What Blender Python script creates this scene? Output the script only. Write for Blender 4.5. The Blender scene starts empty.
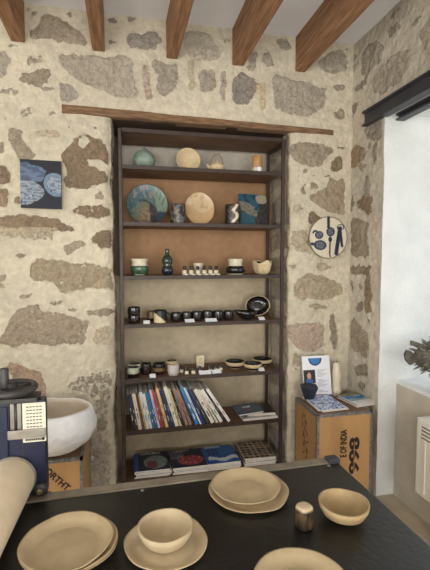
import bpy, bmesh, math, random
import numpy as np
from mathutils import Vector, Matrix, Euler, noise
random.seed(7)
S = bpy.context.scene
COL = S.collection
PI = math.pi
R = math.radians

# ------------------------------------------------------------------ survey
# The photograph was surveyed: focal length, yaw, pitch and eye height give
# the real position (metres) of a feature on a known plane.
F, YAW, PIT, EYE = 410.0, R(12.5), R(3.5), 1.37
FW = Vector((math.sin(YAW)*math.cos(PIT), math.cos(YAW)*math.cos(PIT), -math.sin(PIT)))
RT = Vector((math.cos(YAW), -math.sin(YAW), 0))
UP = RT.cross(FW)
CAM = Vector((0, 0, EYE))
def ray(x, y): return FW + RT*((x-215)/F) + UP*((285-y)/F)
def atY(x, y, Y): d = ray(x, y); return CAM + d*(Y/d.y)
def atX(x, y, X): d = ray(x, y); return CAM + d*(X/d.x)
def atZ(x, y, Z): d = ray(x, y); return CAM + d*((Z-EYE)/d.z)
def wid(x0, x1, y, Y): return atY(x1, y, Y).x - atY(x0, y, Y).x

# ------------------------------------------------------------------ materials
def lin(c):
    return tuple(((v/255)/12.92 if v/255 <= .04045 else ((v/255+.055)/1.055)**2.4) for v in c)
MATS = {}
def mat(name, c, rough=.6, var=.12, scale=30, bump=0.0, bscale=120, metal=0.0, spec=.5, c2=None, stretch=(1,1,1), coat=0.0):
    if name in MATS: return MATS[name]
    m = bpy.data.materials.new(name); m.use_nodes = True
    nt = m.node_tree; N = nt.nodes; L = nt.links
    b = N['Principled BSDF']
    tc = N.new('ShaderNodeTexCoord'); mp = N.new('ShaderNodeMapping'); mp.inputs['Scale'].default_value = stretch
    L.new(tc.outputs['Object'], mp.inputs['Vector'])
    no = N.new('ShaderNodeTexNoise'); no.inputs['Scale'].default_value = scale; no.inputs['Detail'].default_value = 6
    L.new(mp.outputs['Vector'], no.inputs['Vector'])
    cr = N.new('ShaderNodeValToRGB')
    a = lin(c); d = lin(c2) if c2 else tuple(v*(1-var*2) for v in a)
    hi = a if c2 else tuple(min(1, v*(1+var)) for v in a)
    cr.color_ramp.elements[0].color = (*d, 1); cr.color_ramp.elements[0].position = .32
    cr.color_ramp.elements[1].color = (*hi, 1); cr.color_ramp.elements[1].position = .66
    L.new(no.outputs['Fac'], cr.inputs['Fac']); L.new(cr.outputs['Color'], b.inputs['Base Color'])
    b.inputs['Roughness'].default_value = rough; b.inputs['Metallic'].default_value = metal
    b.inputs['Specular IOR Level'].default_value = spec
    b.inputs['Coat Weight'].default_value = coat
    if bump:
        n2 = N.new('ShaderNodeTexNoise'); n2.inputs['Scale'].default_value = bscale; n2.inputs['Detail'].default_value = 5
        L.new(mp.outputs['Vector'], n2.inputs['Vector'])
        bp = N.new('ShaderNodeBump'); bp.inputs['Strength'].default_value = bump; bp.inputs['Distance'].default_value = .01
        L.new(n2.outputs['Fac'], bp.inputs['Height']); L.new(bp.outputs['Normal'], b.inputs['Normal'])
    MATS[name] = m
    return m
def colmat(name, rough=.8, var=.25, scale=40, bump=.0, bscale=150, spec=.3, attr='Col', bdist=.01):
    if name in MATS: return MATS[name]
    m = bpy.data.materials.new(name); m.use_nodes = True
    nt = m.node_tree; N = nt.nodes; L = nt.links; b = N['Principled BSDF']
    at = N.new('ShaderNodeAttribute'); at.attribute_name = attr
    tc = N.new('ShaderNodeTexCoord')
    no = N.new('ShaderNodeTexNoise'); no.inputs['Scale'].default_value = scale; no.inputs['Detail'].default_value = 8; no.inputs['Roughness'].default_value = .65
    L.new(tc.outputs['Object'], no.inputs['Vector'])
    mr = N.new('ShaderNodeMapRange'); mr.inputs['From Min'].default_value = .3; mr.inputs['From Max'].default_value = .7
    mr.inputs['To Min'].default_value = 1-var; mr.inputs['To Max'].default_value = 1+var*.6
    L.new(no.outputs['Fac'], mr.inputs['Value'])
    mx = N.new('ShaderNodeVectorMath'); mx.operation = 'SCALE'
    L.new(at.outputs['Color'], mx.inputs[0]); L.new(mr.outputs['Result'], mx.inputs['Scale'])
    L.new(mx.outputs['Vector'], b.inputs['Base Color'])
    b.inputs['Roughness'].default_value = rough; b.inputs['Specular IOR Level'].default_value = spec
    if bump:
        n2 = N.new('ShaderNodeTexNoise'); n2.inputs['Scale'].default_value = bscale; n2.inputs['Detail'].default_value = 8; n2.inputs['Roughness'].default_value = .7
        L.new(tc.outputs['Object'], n2.inputs['Vector'])
        bp = N.new('ShaderNodeBump'); bp.inputs['Strength'].default_value = bump; bp.inputs['Distance'].default_value = bdist
        L.new(n2.outputs['Fac'], bp.inputs['Height']); L.new(bp.outputs['Normal'], b.inputs['Normal'])
    MATS[name] = m
    return m

# ------------------------------------------------------------------ mesh builder
class MB:
    def __init__(s): s.bm = bmesh.new(); s.mats = []
    def mi(s, m):
        if m is None: return 0
        if m not in s.mats: s.mats.append(m)
        return s.mats.index(m)
    def box(s, lo, hi, m=None, M=None, bev=0):
        lo = Vector(lo); hi = Vector(hi); k = s.mi(m)
        vs = [s.bm.verts.new((x, y, z)) for x in (lo.x, hi.x) for y in (lo.y, hi.y) for z in (lo.z, hi.z)]
        fs = [s.bm.faces.new([vs[i] for i in q]) for q in ((0,1,3,2),(4,6,7,5),(0,4,5,1),(2,3,7,6),(0,2,6,4),(1,5,7,3))]
        for f in fs: f.material_index = k
        if bev:
            es = list({e for f in fs for e in f.edges})
            r = bmesh.ops.bevel(s.bm, geom=es, offset=bev, segments=2, affect='EDGES', profile=.6)
            allv = list({v for f in r['faces'] for v in f.verts} | {v for v in vs if v.is_valid})
            for f in r['faces']: f.material_index = k
            vs = allv
        if M is not None: bmesh.ops.transform(s.bm, matrix=M, verts=[v for v in vs if v.is_valid])
        return s
    def prism(s, pts, h0, h1, m=None, axis='z', M=None):
        k = s.mi(m)
        def P(a, b, h): return {'z': (a, b, h), 'y': (a, h, b), 'x': (h, a, b)}[axis]
        lo = [s.bm.verts.new(P(a, b, h0)) for a, b in pts]; hi = [s.bm.verts.new(P(a, b, h1)) for a, b in pts]
        n = len(pts); fs = [s.bm.faces.new(lo[::-1]), s.bm.faces.new(hi)]
        for i in range(n): fs.append(s.bm.faces.new((lo[i], lo[(i+1) % n], hi[(i+1) % n], hi[i])))
        for f in fs: f.material_index = k
        if M is not None: bmesh.ops.transform(s.bm, matrix=M, verts=lo+hi)
        return s
    def lathe(s, prof, n=40, m=None, M=None, fn=None, smooth=True):
        """prof: (r, z) or (r, z, material of the band below the next point)"""
        rings = []; vsall = []
        for p in prof:
            r, z = p[0], p[1]
            if r < 1e-6: ring = [s.bm.verts.new((0, 0, z))]
            else: ring = [s.bm.verts.new((r*math.cos(2*PI*i/n), r*math.sin(2*PI*i/n), z)) for i in range(n)]
            rings.append(ring); vsall += ring
        for a in range(len(rings)-1):
            A, B = rings[a], rings[a+1]
            mm = prof[a][2] if len(prof[a]) > 2 else m
            k = s.mi(mm)
            for i in range(n):
                j = (i+1) % n
                if len(A) == 1 and len(B) == 1: continue
                if len(A) == 1: f = s.bm.faces.new((A[0], B[j], B[i]))
                elif len(B) == 1: f = s.bm.faces.new((A[i], A[j], B[0]))
                else: f = s.bm.faces.new((A[i], A[j], B[j], B[i]))
                f.material_index = k; f.smooth = smooth
        if fn:
            for v in vsall: v.co = Vector(fn(v.co))
        if M is not None: bmesh.ops.transform(s.bm, matrix=M, verts=vsall)
        return s
    def tube(s, pts, r, n=10, m=None, cap=True, M=None):
        k = s.mi(m); pts = [Vector(p) for p in pts]; rings = []
        rr = r if isinstance(r, (list, tuple)) else [r]*len(pts)
        ref = Vector((0, 0, 1))
        for i, p in enumerate(pts):
            t = (pts[min(i+1, len(pts)-1)] - pts[max(i-1, 0)]).normalized()
            u = t.cross(ref)
            if u.length < .1: u = t.cross(Vector((1, 0, 0)))
            u.normalize(); w = t.cross(u)
            rings.append([s.bm.verts.new(p + (u*math.cos(2*PI*q/n) + w*math.sin(2*PI*q/n))*rr[i]) for q in range(n)])
        for a in range(len(rings)-1):
            for q in range(n):
                f = s.bm.faces.new((rings[a][q], rings[a][(q+1) % n], rings[a+1][(q+1) % n], rings[a+1][q])); f.smooth = True; f.material_index = k
        if cap:
            f = s.bm.faces.new(rings[0][::-1]); f.material_index = k
            f = s.bm.faces.new(rings[-1]); f.material_index = k
        if M is not None: bmesh.ops.transform(s.bm, matrix=M, verts=[v for q in rings for v in q])
        return s
    def build(s, name, m=None, parent=None, loc=None, rot=None, paint=None):
        bmesh.ops.recalc_face_normals(s.bm, faces=s.bm.faces[:])
        me = bpy.data.meshes.new(name)
        if m is not None and m not in s.mats: s.mats.insert(0, m) if not s.mats else s.mats.append(m)
        s.bm.to_mesh(me); s.bm.free()
        for q in s.mats: me.materials.append(q)
        if paint:
            ca = me.color_attributes.new('Col', 'FLOAT_COLOR', 'POINT')
            buf = []
            for v in me.vertices: buf += [*lin(paint(v.co)), 1]
            ca.data.foreach_set('color', buf)
        o = bpy.data.objects.new(name, me); COL.objects.link(o)
        if parent: o.parent = parent
        if loc is not None: o.location = loc
        if rot is not None: o.rotation_euler = rot
        return o
def tag(o, label, cat, group=None):
    o['label'] = label; o['category'] = cat
    if group: o['group'] = group
    return o
def struct(o): o['kind'] = 'structure'; return o
def thing(name, label, cat, loc=(0, 0, 0), rz=0, group=None):
    o = bpy.data.objects.new(name, None); COL.objects.link(o); o.empty_display_size = .05
    o.location = loc; o.rotation_euler = (0, 0, rz)
    return tag(o, label, cat, group)
def copy_tree(o, loc, rz=None, label=None):
    c = o.copy(); COL.objects.link(c); c.location = loc
    if rz is not None: c.rotation_euler = (0, 0, rz)
    if label: c['label'] = label
    for ch in list(o.children):
        d = ch.copy(); COL.objects.link(d); d.parent = c
        for g in list(ch.children):
            e = g.copy(); COL.objects.link(e); e.parent = d
    return c
def writing(body, size, m, parent, loc, rot, bold=0.0, sx=1.0, name='lettering'):
    cu = bpy.data.curves.new('lettering_curve', 'FONT'); cu.body = body; cu.size = size; cu.offset = bold; cu.extrude = .0003
    o = bpy.data.objects.new('lettering_tmp', cu); COL.objects.link(o)
    dg = bpy.context.evaluated_depsgraph_get(); dg.update()
    me = bpy.data.meshes.new_from_object(o.evaluated_get(dg))
    bpy.data.objects.remove(o)
    for v in me.vertices: v.co.x *= sx
    me.materials.clear(); me.materials.append(m); me.name = name
    t = bpy.data.objects.new(name, me); COL.objects.link(t); t.parent = parent; t.location = loc; t.rotation_euler = rot
    return t
def T(x=0, y=0, z=0): return Matrix.Translation((x, y, z))
def RX(a): return Matrix.Rotation(a, 4, 'X')
def RY(a): return Matrix.Rotation(a, 4, 'Y')
def RZ(a): return Matrix.Rotation(a, 4, 'Z')
def nz(x, y, z=0.0): return noise.noise(Vector((x, y, z)))

# ------------------------------------------------------------------ palette
M_reveal = mat('reveal_paint', (214, 215, 211), .9, .05, 5, .6, 45)
M_white = mat('white_limewash', (226, 222, 208), .9, .04, 6, .25, 60)
M_ceil = mat('ceiling_plaster', (238, 241, 246), .95, .03, 4, .12, 40)
M_floor = mat('beige_floor', (186, 172, 150), .7, .1, 9, .15, 50)
M_beam = mat('joist_wood', (168, 126, 89), .75, .2, 9, .5, 60, c2=(114, 79, 53), stretch=(7, .6, 7))
M_lintel = mat('lintel_wood', (172, 134, 98), .85, .2, 12, 1.0, 90, c2=(116, 90, 68), stretch=(1.2, 8, 8))
M_shelf = mat('dark_shelf_wood', (112, 82, 58), .6, .16, 10, .1, 60, stretch=(1, 6, 6))
M_post = mat('dark_shelf_metal', (55, 40, 34), .5, .12, 20, .1, 80)
M_steel = mat('painted_steel', (58, 58, 64), .5, .12, 14, .12, 60)
M_grey = mat('bare_steel', (150, 144, 132), .42, .12, 25, .08, 120, metal=.6)
M_rail = mat('rail_steel', (136, 126, 110), .55, .12, 18, .1, 120, metal=.25)
M_top = mat('black_tabletop', (14, 13, 13), .38, .25, 14, .12, 60, spec=.65)
M_bisque = mat('bisque_clay', (178, 158, 123), .75, .05, 22, .06, 160)
M_bisque2 = mat('bisque_clay_pale', (184, 165, 132), .8, .05, 20, .06, 160)
M_speck = mat('speckled_cream', (206, 186, 148), .55, .12, 130, .05, 200)
M_cream = mat('cream_glaze', (214, 204, 180), .35, .06, 40)
M_black = mat('black_glaze', (26, 25, 26), .22, .2, 30, .03, 90, coat=.3)
M_tenm = mat('tenmoku_glaze', (44, 34, 28), .25, .3, 40, .05, 90, c2=(20, 18, 18), coat=.3)
M_green = mat('green_glaze', (64, 92, 70), .3, .25, 26, coat=.3)
M_sage = mat('sage_glaze', (138, 153, 140), .4, .16, 20, .05, 90, c2=(104, 126, 113))
M_dkgreen = mat('dark_green_glaze', (42, 60, 48), .2, .3, 30, coat=.4)
M_navyg = mat('navy_glaze', (34, 42, 58), .22, .25, 30, coat=.4)
M_amber = mat('amber_glaze', (178, 138, 88), .4, .12, 30)
M_paper = mat('page_paper', (218, 212, 200), .85, .06, 200)
M_white_p = mat('white_card', (232, 234, 236), .7, .02, 60)
M_blue = mat('roller_blue_paint', (20, 26, 54), .4, .14, 10, .06, 50)
M_dark = mat('black_iron', (56, 53, 52), .5, .15, 24, .1, 80)
M_canvas = mat('canvas_sleeve', (222, 203, 172), .9, .05, 14, .2, 240)
M_plaster = mat('plaster_mould', (238, 238, 239), .95, .05, 14, .9, 30)
M_ply = mat('chest_plywood', (180, 139, 90), .7, .12, 7, .08, 40, stretch=(1, 1, .25))
M_tin = mat('chest_tin_edge', (132, 128, 124), .5, .25, 60, .4, 90, metal=.3)
M_ink = mat('stencil_ink', (40, 30, 26), .85, .15, 120)
M_rad = mat('radiator_enamel', (226, 222, 212), .35, .02, 10)
M_frame = mat('window_paint', (222, 220, 214), .5, .03, 10)
M_fish = mat('dark_stoneware', (104, 100, 88), .6, .25, 30, .2, 60, c2=(66, 58, 50))
M_paint = colmat('painted_pottery', .35, .1, 60, .04, 90, .5)
M_print = colmat('printed_paper', .5, .05, 90, 0, 90, .4)
M_canvas_art = colmat('painted_canvas', .6, .18, 60, .1, 200, .3)
def wall_material():
    m = bpy.data.materials.new('stone_and_lime_wall'); m.use_nodes = True
    nt = m.node_tree; N = nt.nodes; L = nt.links; b = N['Principled BSDF']
    b.inputs['Roughness'].default_value = .95; b.inputs['Specular IOR Level'].default_value = .12
    tc = N.new('ShaderNodeTexCoord')
    def noi(scale, detail=8, rough=.6):
        n = N.new('ShaderNodeTexNoise'); n.inputs['Scale'].default_value = scale; n.inputs['Detail'].default_value = detail; n.inputs['Roughness'].default_value = rough
        L.new(tc.outputs['Object'], n.inputs['Vector']); return n.outputs['Fac']
    def math_(op, a, c, d=None):
        n = N.new('ShaderNodeMath'); n.operation = op
        for k, v in enumerate((a, c, d)):
            if v is None: continue
            if isinstance(v, (int, float)): n.inputs[k].default_value = v
            else: L.new(v, n.inputs[k])
        return n.outputs[0]
    def rng(v, a, c, d, e):
        n = N.new('ShaderNodeMapRange'); L.new(v, n.inputs['Value'])
        for k, q in zip(('From Min', 'From Max', 'To Min', 'To Max'), (a, c, d, e)): n.inputs[k].default_value = q
        return n.outputs['Result']
    def scaled(c, f):
        n = N.new('ShaderNodeVectorMath'); n.operation = 'SCALE'; L.new(c, n.inputs[0]); L.new(f, n.inputs['Scale']); return n.outputs['Vector']
    a1 = N.new('ShaderNodeAttribute'); a1.attribute_name = 'Col'
    a2 = N.new('ShaderNodeAttribute'); a2.attribute_name = 'Stone'
    n1 = noi(38, 9, .62)
    t = math_('ADD', a1.outputs['Alpha'], math_('MULTIPLY', math_('SUBTRACT', n1, .5), 2.0))
    fac = rng(t, .47, .56, 0, 1)
    # stone: coarse grain and dark cracks
    grain = rng(noi(75, 10, .78), .30, .70, .66, 1.34)
    crack = rng(math_('ABSOLUTE', math_('SUBTRACT', noi(15, 7, .62), .5), 0), 0, .018, .74, 1)
    stone = scaled(a2.outputs['Color'], math_('MULTIPLY', grain, crack))
    mortar = scaled(a1.outputs['Color'], rng(noi(26, 9, .7), .3, .7, .84, 1.08))
    mx = N.new('ShaderNodeMix'); mx.data_type = 'RGBA'
    L.new(fac, mx.inputs[0]); L.new(mortar, mx.inputs[6]); L.new(stone, mx.inputs[7])
    L.new(mx.outputs[2], b.inputs['Base Color'])
    hgt = math_('ADD', math_('MULTIPLY', math_('MULTIPLY', grain, crack), math_('MULTIPLY', fac, .6)), noi(48, 9, .66))
    bp = N.new('ShaderNodeBump'); bp.inputs['Strength'].default_value = .9; bp.inputs['Distance'].default_value = .012
    L.new(hgt, bp.inputs['Height']); L.new(bp.outputs['Normal'], b.inputs['Normal'])
    return m
M_wall = wall_material()
M_brownw = mat('brown_stoneware', (128, 100, 70), .5, .35, 45, .15, 80, c2=(64, 48, 38))

# ------------------------------------------------------------------ rough masonry
def ragged(p):
    """shared displacement of all masonry surfaces, so that edges meet"""
    p = Vector(p)
    e = 0
    if p.y > 2.2 and p.z < 2.3:
        for h in (-.060, 1.0):
            k = 1-abs(p.x-h)/.12
            if k > 0: e += k*(.012*nz(p.z*3.3, h*9)+.007*nz(p.z*13, h*5))
    v = Vector((e, 0, 0))+noise.noise_vector(Vector(p)*5)*.006 + noise.noise_vector(Vector(p)*17)*.0022
    return v
def in_poly(px, py, poly):
    c = np.zeros(px.shape, bool); n = len(poly)
    for i in range(n):
        x0, y0 = poly[i]; x1, y1 = poly[(i+1) % n]
        if y0 == y1: continue
        cond = ((y0 > py) != (y1 > py)) & (px < (x1-x0)*(py-y0)/(y1-y0)+x0)
        c ^= cond
    return c
def masonry(name, axis, pos, u0, u1, v0, v1, step, stones, hole=None, base=(216, 206, 184), outward=-1, fine=True):
    """a rough rendered wall; axis 'y': u = x; axis 'x': u = y; v = z"""
    us = list(np.arange(u0, u1, step))+[u1]; vs = list(np.arange(v0, v1, step))+[v1]
    if hole:
        for lst, vals in ((us, hole[:2]), (vs, hole[2:])):
            for h in vals:
                if lst[0] < h < lst[-1]:
                    i = min(range(len(lst)), key=lambda q: abs(lst[q]-h)); lst[i] = h
    nu, nv = len(us), len(vs)
    U, V = np.meshgrid(np.array(us), np.array(vs))
    WU = np.zeros(U.shape); WV = np.zeros(U.shape); A = np.zeros(U.shape); B = np.zeros(U.shape); VE = np.zeros(U.shape)
    off = 3.1 if axis == 'x' else 0
    for j in range(nv):
        for i in range(nu):
            u, v = us[i], vs[j]
            a = noise.noise_vector(Vector((u*22+off, v*22, 1.7))); b = noise.noise_vector(Vector((u*60, v*60, 4.2+off)))
            WU[j, i] = a.x*.007+b.x*.0035; WV[j, i] = a.y*.007+b.y*.0035
            A[j, i] = noise.fractal(Vector((u*3+off, v*3, .3)), 1, 2, 4); VE[j, i] = noise.fractal(Vector((u*9+off, v*13, 2.2)), .9, 2.1, 4); B[j, i] = noise.fractal(Vector((u*30, v*30, 7.3+off)), .8, 2, 5)
    mort = np.array(lin(base)); mort2 = np.array(lin(tuple(c*.86 for c in base)))
    t = np.clip(.35+A*.4+B*.3, 0, 1)[..., None]
    C = mort*(1-t)+mort2*t
    H = B*.0038+A*.003
    mask = np.zeros(U.shape); ST = np.zeros(C.shape)+np.array(lin(GBR))
    def blur(a):
        b_ = a.copy(); b_[1:-1] = (a[:-2]+2*a[1:-1]+a[2:])/4; c_ = b_.copy(); c_[:, 1:-1] = (b_[:, :-2]+2*b_[:, 1:-1]+b_[:, 2:])/4
        return c_
    for k, (poly, col, strength) in enumerate(stones):
        m = in_poly(U+WU, V+WV, poly)
        wide = blur(blur(blur(m.astype(float)))) > .002
        c = np.array(lin(col)); tone = (1+.10*np.clip(A, -1, 1)+.12*math.sin(k*2.4))[..., None]
        lime = sum(col) > 590
        if lime: mask = np.where(m, 0, mask)
        else:
            ST = np.where(wide[..., None], c*tone, ST); mask = np.where(m, np.maximum(mask, strength*.84+.08), mask)
    mask = blur(blur(mask))
    H = H + mask*(.003+B*.006+VE*.004)
    verts = []
    for j in range(nv):
        for i in range(nu):
            u, v = us[i], vs[j]
            p = Vector((u, pos, v)) if axis == 'y' else Vector((pos, u, v))
            q = p+ragged(p)
            edge = hole and (abs(u-hole[0]) < .004 or abs(u-hole[1]) < .004 or abs(v-hole[3]) < .004)
            if hole and axis == 'y' and v < hole[3]:
                dd = max(hole[0]-u, u-hole[1], 0)
                if dd < .05: q.y += .03*(1-dd/.05)**2
            if not edge:
                if axis == 'y': q.y += outward*H[j, i]
                else: q.x += outward*H[j, i]
            verts.append(q)
    faces = []
    for j in range(nv-1):
        for i in range(nu-1):
            cu, cv = (us[i]+us[i+1])/2, (vs[j]+vs[j+1])/2
            if hole and hole[0] < cu < hole[1] and hole[2] < cv < hole[3]: continue
            a = j*nu+i; q = (a, a+1, a+nu+1, a+nu)
            faces.append(q if axis == 'y' else q[::-1])
    me = bpy.data.meshes.new(name); me.from_pydata([tuple(v) for v in verts], [], faces)
    me.polygons.foreach_set('use_smooth', [True]*len(me.polygons))
    ca = me.color_attributes.new('Col', 'FLOAT_COLOR', 'POINT')
    rgba = np.concatenate([np.clip(C, 0.01, 1).reshape(-1, 3), mask.reshape(-1, 1)], 1).astype(np.float32)
    ca.data.foreach_set('color', rgba.ravel())
    cs = me.color_attributes.new('Stone', 'FLOAT_COLOR', 'POINT')
    cs.data.foreach_set('color', np.concatenate([np.clip(ST, 0.01, 1).reshape(-1, 3), np.ones((nu*nv, 1))], 1).astype(np.float32).ravel())
    me.materials.append(M_wall)
    o = bpy.data.objects.new(name, me); COL.objects.link(o)
    return struct(o)

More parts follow.
